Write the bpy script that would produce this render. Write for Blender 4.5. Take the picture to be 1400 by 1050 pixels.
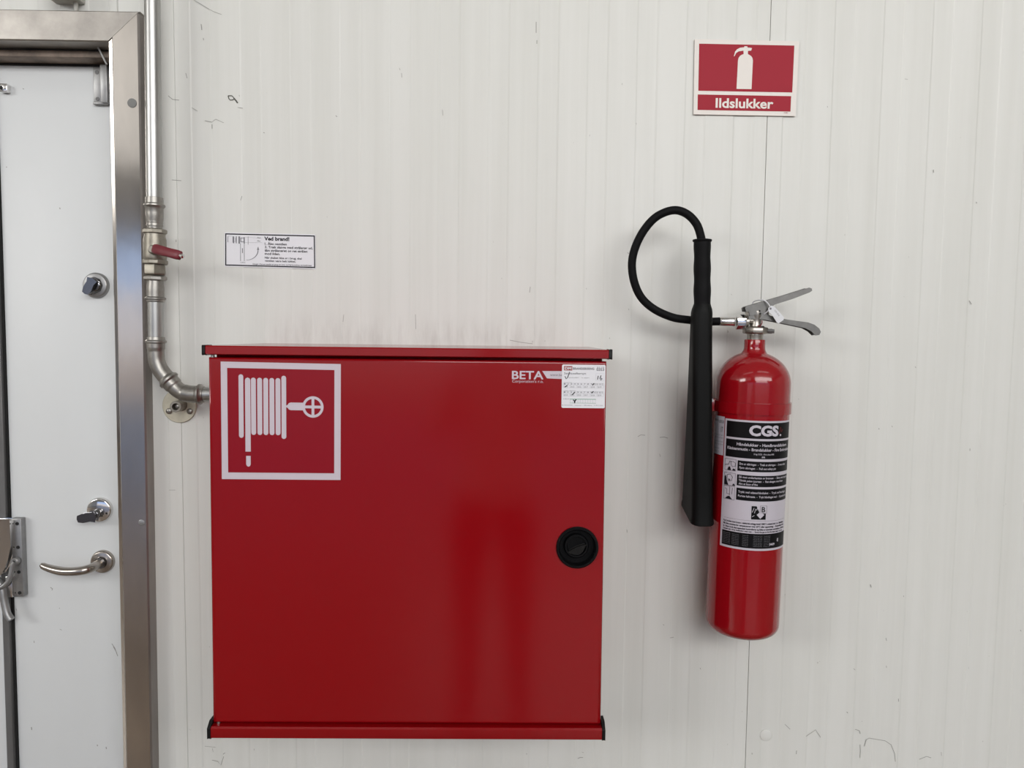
import bpy, bmesh, math, random
from mathutils import Matrix, Vector
from math import sin, cos, pi, radians

random.seed(4)
sc = bpy.context.scene
for o in list(bpy.data.objects):
    bpy.data.objects.remove(o, do_unlink=True)

# ------------------------------------------------------------------ camera, world, lights, exposure
cam_data = bpy.data.cameras.new('camera')
cam_data.sensor_fit = 'HORIZONTAL'
cam_data.sensor_width = 36.0
cam_data.lens = 36.0 * 1006.0 / 1400.0
cam_data.clip_start = 0.02
cam = bpy.data.objects.new('camera', cam_data)
sc.collection.objects.link(cam)
_y, _p, _r = radians(.72), radians(3.9), radians(.65)
_f = Vector((sin(_y) * cos(_p), cos(_y) * cos(_p), -sin(_p)))
_rt = Vector((cos(_y), -sin(_y), 0))
_up = _rt.cross(_f)
_rt2 = _rt * cos(_r) + _up * sin(_r)
_up2 = -_rt * sin(_r) + _up * cos(_r)
cam.matrix_world = Matrix(((_rt2.x, _up2.x, -_f.x, 0.0), (_rt2.y, _up2.y, -_f.y, -1.5), (_rt2.z, _up2.z, -_f.z, 1.5), (0, 0, 0, 1)))
sc.camera = cam

world = bpy.data.worlds.new('world')
sc.world = world
world.use_nodes = True
wn = world.node_tree.nodes
wn.clear()
w_out = wn.new('ShaderNodeOutputWorld')
w_bg = wn.new('ShaderNodeBackground')
w_bg.inputs['Color'].default_value = (.46, .63, 1.0, 1)
w_bg.inputs['Strength'].default_value = 1.15
world.node_tree.links.new(w_bg.outputs[0], w_out.inputs[0])

def area(name, loc, size_x, size_y, power, col=(1, .97, .92), rot=(0, 0, 0)):
    d = bpy.data.lights.new(name, 'AREA')
    d.shape = 'RECTANGLE'
    d.size, d.size_y = size_x, size_y
    d.energy = power
    d.color = col
    o = bpy.data.objects.new(name, d)
    o.location = loc
    o.rotation_euler = rot
    sc.collection.objects.link(o)
    return o

# unseen soft panels added to light the panel wall, most of them upright
for lx, ly, pw, tilt in ((-3.2, -5.8, 8, 88), (2.4, -5.9, 235, 88), (-6.9, -5.9, 260, 88), (2.0, -10.0, 150, 88), (-1.6, -2.6, 4, 10), (1.6, -2.6, 6, 10)):
    area('hall_fill_light', (lx, ly, (3.9 if ly > -8 else 3.6) if tilt > 50 else 4.4), (6.4 if lx > 0 else 2.0 if pw < 20 else 4.2) if tilt > 50 else 2.4, 1.6 if tilt > 50 else .4, pw, (1, .99, .972), (radians(tilt), 0, 0))

sun = bpy.data.lights.new('sun', 'SUN')
sun.energy = 2.2
sun.angle = radians(.5)
sun.color = (1, .93, .82)
sun_o = bpy.data.objects.new('sun', sun)
sun_o.rotation_euler = (radians(-42), 0, radians(14))      # stands behind the panel wall and lights the yard only
sc.collection.objects.link(sun_o)

vs = sc.view_settings
sc.display_settings.display_device = 'sRGB'
vs.view_transform = 'Standard'
vs.look = 'None'
vs.exposure = -0.04
vs.gamma = 1.0
vs.use_curve_mapping = False

# ------------------------------------------------------------------ materials
def s2l(c):
    return tuple(((v / 255) / 12.92 if v / 255 <= .04045 else ((v / 255 + .055) / 1.055) ** 2.4) for v in c)

def mat(name, col, rough=.5, metal=0., spec=.5, srgb=False, noise=None, bump=None, coat=0., aniso=0., rough_noise=None):
    """noise = (scale, amount, stretch xyz) mixes the colour with a darker one; bump = (scale, strength, stretch)"""
    if srgb:
        col = s2l(col)
    m = bpy.data.materials.new(name)
    m.use_nodes = True
    nt = m.node_tree
    b = nt.nodes['Principled BSDF']
    b.inputs['Base Color'].default_value = (*col, 1)
    b.inputs['Roughness'].default_value = rough
    b.inputs['Metallic'].default_value = metal
    b.inputs['Specular IOR Level'].default_value = spec
    b.inputs['Coat Weight'].default_value = coat
    b.inputs['Anisotropic'].default_value = aniso
    tc = None
    def coords(stretch):
        nonlocal tc
        if tc is None:
            tc = nt.nodes.new('ShaderNodeTexCoord')
        mp = nt.nodes.new('ShaderNodeMapping')
        mp.inputs['Scale'].default_value = stretch
        nt.links.new(tc.outputs['Object'], mp.inputs['Vector'])
        return mp.outputs[0]
    def tex(scale, stretch, detail=5):
        n = nt.nodes.new('ShaderNodeTexNoise')
        n.inputs['Scale'].default_value = scale
        n.inputs['Detail'].default_value = detail
        n.inputs['Roughness'].default_value = .6
        nt.links.new(coords(stretch), n.inputs['Vector'])
        return n.outputs['Fac']
    if noise:
        r = nt.nodes.new('ShaderNodeValToRGB')
        r.color_ramp.elements[0].position = .3
        r.color_ramp.elements[1].position = .7
        r.color_ramp.elements[0].color = (*[c * (1 - noise[1]) for c in col], 1)
        r.color_ramp.elements[1].color = (*col, 1)
        nt.links.new(tex(noise[0], noise[2]), r.inputs[0])
        nt.links.new(r.outputs[0], b.inputs['Base Color'])
    if rough_noise:
        r = nt.nodes.new('ShaderNodeMapRange')
        r.inputs['To Min'].default_value = rough - rough_noise[1]
        r.inputs['To Max'].default_value = rough + rough_noise[1]
        nt.links.new(tex(rough_noise[0], rough_noise[2]), r.inputs['Value'])
        nt.links.new(r.outputs[0], b.inputs['Roughness'])
    if bump:
        bp = nt.nodes.new('ShaderNodeBump')
        bp.inputs['Strength'].default_value = bump[1]
        bp.inputs['Distance'].default_value = .001
        nt.links.new(tex(bump[0], bump[2], 3), bp.inputs['Height'])
        nt.links.new(bp.outputs[0], b.inputs['Normal'])
    return m

M = {}
ONE = (1, 1, 1)
M['red_paint'] = mat('red_powder_coat', (.25, .0016, .0042), .13, bump=(180, .03, ONE), rough_noise=(30, .02, ONE))
M['red_gloss'] = mat('red_gloss_paint', (.27, .0026, .0068), .12, coat=.2)
M['black_cap'] = mat('black_plastic', (.007, .0065, .0065), .5, spec=.2)
M['black_knob'] = mat('black_knob_plastic', (.0035, .0035, .004), .38, spec=.14)
M['rubber'] = mat('black_rubber', (.0038, .0038, .0045), .62, spec=.14, bump=(400, .1, ONE))
M['horn'] = mat('black_horn_plastic', (.0032, .0036, .0036), .52, spec=.14)
M['steel'] = mat('brushed_stainless', (.67, .625, .575), .13, 1., noise=(14, .16, (1, 1, .35)), rough_noise=(9, .05, (1, 1, .4)), bump=(7, .5, (1, 1, .6)))
M['steel_h'] = mat('brushed_stainless_header', (.42, .395, .365), .44, 1., noise=(22, .28, ONE), rough_noise=(12, .08, ONE))
M['steel_side'] = mat('darkened_stainless_return', (.40, .37, .35), .5, 1., noise=(20, .25, (1, 1, .3)))  # darker, rougher jamb steel, subdues the cabinet's reflection on the side face
M['steel_dark'] = mat('dull_grey_steel', (.20, .20, .20), .5, .6, noise=(30, .3, (1, 1, .2)))
M['steel_grey'] = mat('zinc_plated_steel', (.36, .36, .36), .42, .8, noise=(40, .25, ONE))
M['chrome'] = mat('chrome', (.75, .74, .73), .10, 1.)
M['handle'] = mat('satin_nickel', (.42, .385, .35), .24, 1.)
M['lock_dark'] = mat('dark_chrome', (.20, .20, .21), .18, 1.)
M['galv'] = mat('galvanised_pipe', (.46, .46, .45), .36, .95, noise=(40, .2, (1, 1, .3)), rough_noise=(25, .08, ONE))
M['galv_fit'] = mat('grey_press_fitting', (.36, .345, .32), .38, .9, noise=(60, .3, ONE), bump=(90, .2, ONE))
M['brass'] = mat('aged_nickel_brass', (.36, .335, .285), .44, .8, noise=(50, .35, ONE), bump=(120, .15, ONE))
M['plate_y'] = mat('yellow_zinc_plate', (.62, .58, .46), .45, .45, noise=(45, .25, ONE))
M['nickel'] = mat('nickel_plated_valve', (.38, .355, .32), .36, 1.)
M['lever'] = mat('stamped_steel_lever', (.17, .167, .16), .42, .85, noise=(60, .25, ONE))
M['red_lever'] = mat('dark_red_vinyl', (.155, .012, .022), .4)
M['white_print'] = mat('reflective_white_print', (.56, .50, .56), .5)
M['white_film'] = mat('white_vinyl', (.74, .74, .78), .45)
M['sign_white'] = mat('white_sign_plastic', (.70, .66, .62), .4)
M['sign_red'] = mat('red_sign_ink', (.33, .008, .024), .5, spec=.2)
M['decal_red'] = mat('red_decal_film', (.245, .0035, .011), .25, spec=.35)
M['label_white'] = mat('white_label_film', (.52, .49, .55), .35)
M['label_black'] = mat('black_label_ink', (.004, .004, .005), .45, spec=.14)
M['ink'] = mat('black_ink', (.008, .008, .011), .6, spec=.2)
M['ink_grey'] = mat('grey_ink', (.18, .18, .20), .6)
M['ink_lgrey'] = mat('light_grey_ink', (.38, .38, .42), .6)
M['red_ink'] = mat('red_ink', (.30, .03, .03), .6)
M['green_ink'] = mat('green_ink', (.10, .30, .18), .6)
M['door_paint'] = mat('off_white_door_paint', (.66, .68, .69), .42, noise=(5, .04, (1, 1, .4)), bump=(30, .05, (1, 1, .3)))
M['ledge'] = mat('weathered_brown_rail', (.33, .26, .21), .5, .3, noise=(24, .6, (1, 1, 1)))
M['shadow_gap'] = mat('black_seal_and_shade', (.01, .01, .01), .8)  # flat black of seals and screws, also shade painted into gaps
M['scuff'] = mat('scuff_mark', (.27, .265, .25), .8)
M['hole_edge'] = mat('torn_paint', (.10, .10, .085), .8)
M['plug_grey'] = mat('grey_plug', (.19, .19, .185), .6)
M['box_grey'] = mat('grey_box_paint', (.50, .49, .45), .5)
M['tag_white'] = mat('white_tag_plastic', (.66, .67, .70), .4)
M['hall_white'] = mat('hall_wall_paint', (.80, .78, .75), .7)
M['concrete'] = mat('concrete_floor', (.24, .185, .14), .30, noise=(2, .3, ONE))
M['asphalt'] = mat('outdoor_paving', (.55, .41, .28), .9, noise=(.6, .25, ONE))
M['ceil'] = mat('grey_ceiling_panel', (.50, .50, .49), .8)

def wall_material():
    m = bpy.data.materials.new('off_white_panel_paint')
    m.use_nodes = True
    nt = m.node_tree; N = nt.nodes; L = nt.links
    b = N['Principled BSDF']
    b.inputs['Roughness'].default_value = .42
    b.inputs['Specular IOR Level'].default_value = .35
    tc = N.new('ShaderNodeTexCoord')
    def noise(scale, stretch, det=5):
        mp = N.new('ShaderNodeMapping'); mp.inputs['Scale'].default_value = stretch
        L.new(tc.outputs['Object'], mp.inputs['Vector'])
        n = N.new('ShaderNodeTexNoise'); n.inputs['Scale'].default_value = scale; n.inputs['Detail'].default_value = det
        n.inputs['Roughness'].default_value = .62
        L.new(mp.outputs[0], n.inputs['Vector'])
        return n.outputs['Fac']
    def ramp(src, p0, c0, p1, c1):
        r = N.new('ShaderNodeValToRGB')
        r.color_ramp.elements[0].position = p0; r.color_ramp.elements[0].color = c0
        r.color_ramp.elements[1].position = p1; r.color_ramp.elements[1].color = c1
        L.new(src, r.inputs[0]); return r.outputs[0]
    def mix(fac, a, bcol, mode='MIX'):
        x = N.new('ShaderNodeMix'); x.data_type = 'RGBA'; x.blend_type = mode
        if isinstance(fac, float): x.inputs[0].default_value = fac
        else: L.new(fac, x.inputs[0])
        for k, v in ((6, a), (7, bcol)):
            if isinstance(v, tuple): x.inputs[k].default_value = v
            else: L.new(v, x.inputs[k])
        return x.outputs[2]
    def math_(op, a, bb, clamp=False):
        x = N.new('ShaderNodeMath'); x.operation = op; x.use_clamp = clamp
        for k, v in ((0, a), (1, bb)):
            if isinstance(v, (int, float)): x.inputs[k].default_value = v
            else: L.new(v, x.inputs[k])
        return x.outputs[0]
    def band(src, a, bb, c, d):
        up = N.new('ShaderNodeMapRange'); up.interpolation_type = 'SMOOTHSTEP'
        up.inputs['From Min'].default_value = a; up.inputs['From Max'].default_value = bb; L.new(src, up.inputs['Value'])
        dn = N.new('ShaderNodeMapRange'); dn.interpolation_type = 'SMOOTHSTEP'
        dn.inputs['From Min'].default_value = c; dn.inputs['From Max'].default_value = d
        dn.inputs['To Min'].default_value = 1; dn.inputs['To Max'].default_value = 0; L.new(src, dn.inputs['Value'])
        return math_('MULTIPLY', up.outputs[0], dn.outputs[0])
    base = ramp(noise(2.2, (1, 1, .35)), .3, (.665, .670, .640, 1), .7, (.705, .710, .685, 1))
    streak = ramp(noise(26, (1, 1, .03), 4), .25, (.93, .93, .92, 1), .6, (1, 1, 1, 1))
    col = mix(1.0, base, streak, 'MULTIPLY')
    sep = N.new('ShaderNodeSeparateXYZ'); L.new(tc.outputs['Object'], sep.inputs[0])
    # dust gathered on the wall just above the hose cabinet
    dz = band(sep.outputs['Z'], 1.462, 1.482, 1.485, 1.555)
    dx = band(sep.outputs['X'], -.53, -.44, .06, .16)
    nd = ramp(noise(60, (1, 1, .16), 6), .40, (0, 0, 0, 1), .72, (1, 1, 1, 1))
    dust = math_('MULTIPLY', math_('MULTIPLY', dz, dx), nd)
    col = mix(math_('MULTIPLY', dust, .36), col, (.34, .31, .29, 1))
    # tiny specks of dirt
    sp = ramp(noise(75, (1, 1, .55), 2), .745, (0, 0, 0, 1), .775, (1, 1, 1, 1))
    col = mix(math_('MULTIPLY', sp, .5), col, (.22, .21, .19, 1))
    L.new(col, b.inputs['Base Color'])
    bp = N.new('ShaderNodeBump'); bp.inputs['Strength'].default_value = .12; bp.inputs['Distance'].default_value = .0015
    L.new(noise(9, (1, 1, .06), 3), bp.inputs['Height']); L.new(bp.outputs[0], b.inputs['Normal'])
    return m
M['wall'] = wall_material()

# ------------------------------------------------------------------ object helpers
WM = {}
def P(parent):
    return WM[parent.name] if parent is not None and parent.name in WM else Matrix()

def thing(name, loc, label, cat, group=None, rot=None):
    o = bpy.data.objects.new(name, None)
    o.empty_display_size = .05
    sc.collection.objects.link(o)
    o.location = loc
    m = Matrix.Translation(loc)
    if rot:
        o.rotation_euler = rot
        m = m @ o.rotation_euler.to_matrix().to_4x4()
    WM[o.name] = m
    o['label'] = label; o['category'] = cat
    if group: o['group'] = group
    return o

def obj(name, geo, m, parent=None, local=False, smooth=40, label=None, kind=None, bevel=None):
    """geo = (verts, faces), verts in world metres (or in the parent's own space if local)"""
    verts, faces = geo
    inv = P(parent).inverted()
    if parent is not None and not local:
        verts = [inv @ Vector(v) for v in verts]
    me = bpy.data.meshes.new(name)
    me.from_pydata([tuple(v) for v in verts], [], faces)
    bm = bmesh.new(); bm.from_mesh(me)
    if bevel:
        es = [e for e in bm.edges if len(e.link_faces) == 2 and e.calc_face_angle(0) > radians(35)]
        bmesh.ops.bevel(bm, geom=es, offset=bevel[0], segments=bevel[1], profile=.5, affect='EDGES', clamp_overlap=True)
    if smooth is not False:
        bmesh.ops.recalc_face_normals(bm, faces=bm.faces)
    bm.to_mesh(me); bm.free()
    ms = m if isinstance(m, (list, tuple)) else [m]
    for x in ms:
        me.materials.append(x)
    if smooth:
        me.polygons.foreach_set('use_smooth', [True] * len(me.polygons))
        me.set_sharp_from_angle(angle=radians(smooth))
    o = bpy.data.objects.new(name, me)
    sc.collection.objects.link(o)
    if parent is not None:
        o.parent = parent
    WM[o.name] = P(parent).copy()
    if label: o['label'] = label
    if kind: o['kind'] = kind
    return o

def join(*gs):
    V, F = [], []
    for v, f in gs:
        n = len(V)
        V += list(v); F += [tuple(i + n for i in q) for q in f]
    return V, F

def box(x0, x1, y0, y1, z0, z1):
    V = [(x, y, z) for x in (x0, x1) for y in (y0, y1) for z in (z0, z1)]
    return V, [(0, 1, 3, 2), (4, 6, 7, 5), (0, 4, 5, 1), (2, 3, 7, 6), (0, 2, 6, 4), (1, 5, 7, 3)]

def prism(poly, y0, y1):
    """closed outline of (x, z) pulled from y0 to y1"""
    n = len(poly)
    V = [(x, y0, z) for x, z in poly] + [(x, y1, z) for x, z in poly]
    F = [tuple(range(n)), tuple(range(2 * n - 1, n - 1, -1))] + [(i, (i + 1) % n, n + (i + 1) % n, n + i) for i in range(n)]
    return V, F

def extrude_z(prof, z0, z1, cap=True, shear0=0., shear1=0.):
    n = len(prof)
    V = [(x + shear0, y, z0) for x, y in prof] + [(x + shear1, y, z1) for x, y in prof]
    F = [(i, (i + 1) % n, n + (i + 1) % n, n + i) for i in range(n)]
    if cap: F += [tuple(range(n)), tuple(range(2 * n - 1, n - 1, -1))]
    return V, F

def frame_of(d):
    d = Vector(d).normalized()
    a = Vector((0, 0, 1)) if abs(d.z) < .9 else Vector((1, 0, 0))
    u = d.cross(a).normalized(); v = d.cross(u)
    return u, v, d

def lathe(prof, org, axis, seg=32, cap0=True, cap1=True, ph=0.):
    """prof = list of (radius, distance along axis)"""
    u, v, d = frame_of(axis); org = Vector(org)
    V, F = [], []
    for r, h in prof:
        for k in range(seg):
            a = 2 * pi * k / seg + ph
            V.append(org + d * h + u * (r * cos(a)) + v * (r * sin(a)))
    for j in range(len(prof) - 1):
        for k in range(seg):
            k2 = (k + 1) % seg
            F.append((j * seg + k, j * seg + k2, (j + 1) * seg + k2, (j + 1) * seg + k))
    if cap0: F.append(tuple(range(seg - 1, -1, -1)))
    if cap1: F.append(tuple((len(prof) - 1) * seg + k for k in range(seg)))
    return V, F

def spline(pts, n):
    pts = [Vector(p) for p in pts]
    q = [pts[0] * 2 - pts[1]] + pts + [pts[-1] * 2 - pts[-2]]
    out = []
    for i in range(1, len(q) - 2):
        for k in range(n):
            t = k / n
            a, b, c, d = q[i - 1], q[i], q[i + 1], q[i + 2]
            out.append(.5 * ((2 * b) + (c - a) * t + (2 * a - 5 * b + 4 * c - d) * t * t + (3 * b - a - 3 * c + d) * t ** 3))
    out.append(pts[-1])
    return out

def tube(pts, r, seg=16, rfun=None, flat=None):
    pts = [Vector(p) for p in pts]
    V, F = [], []
    u = None
    for i, p in enumerate(pts):
        d = (pts[min(i + 1, len(pts) - 1)] - pts[max(i - 1, 0)]).normalized()
        if u is None:
            u = frame_of(d)[0]
        u = (u - d * u.dot(d)).normalized()
        v = d.cross(u)
        rr = rfun(i / (len(pts) - 1)) if rfun else r
        for k in range(seg):
            a = 2 * pi * k / seg
            V.append(p + u * (rr * cos(a)) + v * (rr * sin(a) * (flat or 1)))
    for j in range(len(pts) - 1):
        for k in range(seg):
            k2 = (k + 1) % seg
            F.append((j * seg + k, j * seg + k2, (j + 1) * seg + k2, (j + 1) * seg + k))
    F.append(tuple(range(seg - 1, -1, -1))); F.append(tuple((len(pts) - 1) * seg + k for k in range(seg)))
    return V, F

def rect2(x0, z0, x1, z1):
    return [(x0, z0), (x1, z0), (x1, z1), (x0, z1)], [(0, 1, 2, 3)]

def rrect2(x0, z0, x1, z1, r, n=6):
    V = []
    for cx, cz, a0 in ((x1 - r, z0 + r, -pi / 2), (x1 - r, z1 - r, 0), (x0 + r, z1 - r, pi / 2), (x0 + r, z0 + r, pi)):
        for k in range(n + 1):
            a = a0 + k / n * pi / 2
            V.append((cx + r * cos(a), cz + r * sin(a)))
    return V, [tuple(range(len(V)))]

def ring2(cx, cz, r0, r1, n=32, a0=0., a1=2 * pi):
    V, F = [], []
    for k in range(n + 1):
        a = a0 + (a1 - a0) * k / n
        V += [(cx + r0 * cos(a), cz + r0 * sin(a)), (cx + r1 * cos(a), cz + r1 * sin(a))]
    for k in range(n):
        F.append((2 * k, 2 * k + 1, 2 * k + 3, 2 * k + 2))
    return V, F

def disc2(cx, cz, r, n=20):
    return [(cx + r * cos(2 * pi * k / n), cz + r * sin(2 * pi * k / n)) for k in range(n)], [tuple(range(n))]

def line2(pts, w):
    V, F = [], []
    for i, p in enumerate(pts):
        a = pts[max(i - 1, 0)]; b = pts[min(i + 1, len(pts) - 1)]
        dx, dz = b[0] - a[0], b[1] - a[1]
        l = math.hypot(dx, dz) or 1
        V += [(p[0] - dz / l * w / 2, p[1] + dx / l * w / 2), (p[0] + dz / l * w / 2, p[1] - dx / l * w / 2)]
    for i in range(len(pts) - 1):
        F.append((2 * i, 2 * i + 1, 2 * i + 3, 2 * i + 2))
    return V, F

def poly2(pts):
    return list(pts), [tuple(range(len(pts)))]

_cap = None
def text2(s, x0, x1, z0, z1, bold=0., fit='cap', res=3):
    """flat lettering; x0..x1 is the ink box, z0 baseline, z1 cap height line"""
    global _cap
    def raw(body):
        cu = bpy.data.curves.new('lettering', 'FONT')
        cu.body = body; cu.size = 1; cu.resolution_u = res; cu.offset = bold
        o = bpy.data.objects.new('lettering', cu)
        sc.collection.objects.link(o)
        dg = bpy.context.evaluated_depsgraph_get()
        me = bpy.data.meshes.new_from_object(o.evaluated_get(dg))
        V = [(v.co.x, v.co.y) for v in me.vertices]; F = [tuple(p.vertices) for p in me.polygons]
        bpy.data.objects.remove(o, do_unlink=True); bpy.data.meshes.remove(me); bpy.data.curves.remove(cu)
        return V, F
    if _cap is None:
        hv = raw('H')[0]; _cap = max(v[1] for v in hv)
    V, F = raw(s)
    if not V: return [], []
    mx0, mx1 = min(v[0] for v in V), max(v[0] for v in V)
    k = (x1 - x0) / (mx1 - mx0); kz = (z1 - z0) / _cap
    return [(x0 + (x - mx0) * k, z0 + z * kz) for x, z in V], F

def wallflat(g, y):
    """(x, z) print to 3D on the plane y, facing -y"""
    if isinstance(g, list):       # overlapping strokes lie a hair above one another
        return join(*[wallflat(h, y - i * 6e-6) for i, h in enumerate(g)])
    return [(x, y, z) for x, z in g[0]], g[1]

def slab(g, y0, y1):
    """flat outline with thickness"""
    pts = g[0]
    return prism(pts, y0, y1)

# ------------------------------------------------------------------ the setting
def setting(name, label, cat):
    o = thing(name, (0, 0, 0), label, cat)
    o['kind'] = 'structure'
    return o
def structure(name, geo, m, label, cat, **k):
    o = obj(name, geo, m, **k)
    o['kind'] = 'structure'; o['label'] = label; o['category'] = cat
    return o

structure('floor', box(-9, 9, -13, .3, -.15, 0), M['concrete'], 'grey concrete floor at the foot of the panel wall', 'floor')  # hall and yard out of view are made up, so metal and paint reflect something
structure('ceiling', box(-9, 9, -13, .3, 4.6, 4.75), M['ceil'], 'pale grey ceiling over the panel wall', 'ceiling')
structure('wall_left', box(-9.2, -9, -13, .3, 0, 4.6), M['hall_white'], 'plain unseen side wall of the hall, to the left of the door', 'wall')
structure('wall_right', box(9, 9.2, -13, .3, 0, 4.6), M['hall_white'], 'plain unseen side wall of the hall, to the right of the extinguisher', 'wall')
structure('wall_front', join(box(-9, -8.6, -13.2, -13, 0, 4.6), box(8.6, 9, -13.2, -13, 0, 4.6), box(-8.6, 8.6, -13.2, -13, 3.2, 4.6)), M['hall_white'],
          'unseen wall with a wide gate opening, added for reflections, facing the panel wall', 'wall')
structure('ground', box(-60, 60, -70, -13, -.2, -.05), M['asphalt'], 'unseen beige paving added outside the gate opening for its reflection', 'ground')
structure('wall_far', box(-40, 40, -38.5, -38, -.05, 3.6), M['hall_white'], 'low unseen building added across the yard for its reflection, outside the gate opening', 'wall')

wall = setting('wall_back', 'off-white ribbed sandwich panel wall behind the red cabinet', 'wall')
PITCH = .0982
def panel_geo(x0, x1, z0, z1, xj, depth=.0008):
    """vertical panel with shallow 40 mm grooves every 98 mm, counted from the joint xj; slightly turned-in edges"""
    xs = [(x0, .0018)] if abs(x0 - xj) < 1e-6 else [(x0, 0)]
    if xs[0][1]: xs.append((x0 + .0012, 0))
    k = 0
    while True:
        a = xj + k * PITCH
        if a > x1: break
        for dx, y in ((.0290, 0), (.0320, depth), (.0690, depth), (.0725, 0)):
            x = a + dx
            if x0 + .003 < x < x1 - .003: xs.append((x, y))
        k += 1
    xs += [(x1 - .0012, 0), (x1, .0018)]
    n = len(xs)
    V = [(x, y, z) for z in (z0, z1) for x, y in xs] + [(x, .05, z) for z in (z0, z1) for x in (x0, x1)]
    F = [(i, i + 1, n + i + 1, n + i) for i in range(n - 1)]
    b = 2 * n
    F += [(0, n, b + 2, b), (n - 1, b + 1, b + 3, 2 * n - 1), tuple(range(n)) + (b + 1, b), tuple(range(n, 2 * n)) + (b + 3, b + 2), (b, b + 1, b + 3, b + 2)]
    return V, F
J1, J2, W = -.6540, .5245, 1.1785
obj('wall_panel', join(panel_geo(-.7625, J1 - .0002, 0, 4.6, J1 - W), panel_geo(J1 - W, -.764, 2.085, 4.6, J1 - W)), M['wall'], wall, smooth=False)
obj('wall_panel', panel_geo(J1 + .0002, J2 - .0002, 0, 4.6, J1), M['wall'], wall, smooth=False)
for k in range(7):
    x = J2 + k * W
    obj('wall_panel', panel_geo(x + .0002, x + W - .0002, 0, 4.6, x), M['wall'], wall, smooth=False)
for k in range(6):
    x = J1 - (k + 2) * W
    obj('wall_panel', panel_geo(x + .0002, x + W - .0002, 0, 4.6, x), M['wall'], wall, smooth=False)
obj('backing_sheet', box(-9, 9, .13, .16, 0, 4.6), M['shadow_gap'], wall)
obj('backing_sheet', join(box(-.755, 9, .05, .052, 0, 4.6)), M['shadow_gap'], wall)
obj('screw_cover', lathe([(.0125, 0), (.0125, .0012), (.0105, .0020), (.004, .0024)], (.5657, 0, .657), (0, -1, 0), 32), M['wall'], wall, label='small round off-white cover cap on the wall panel')

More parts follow.
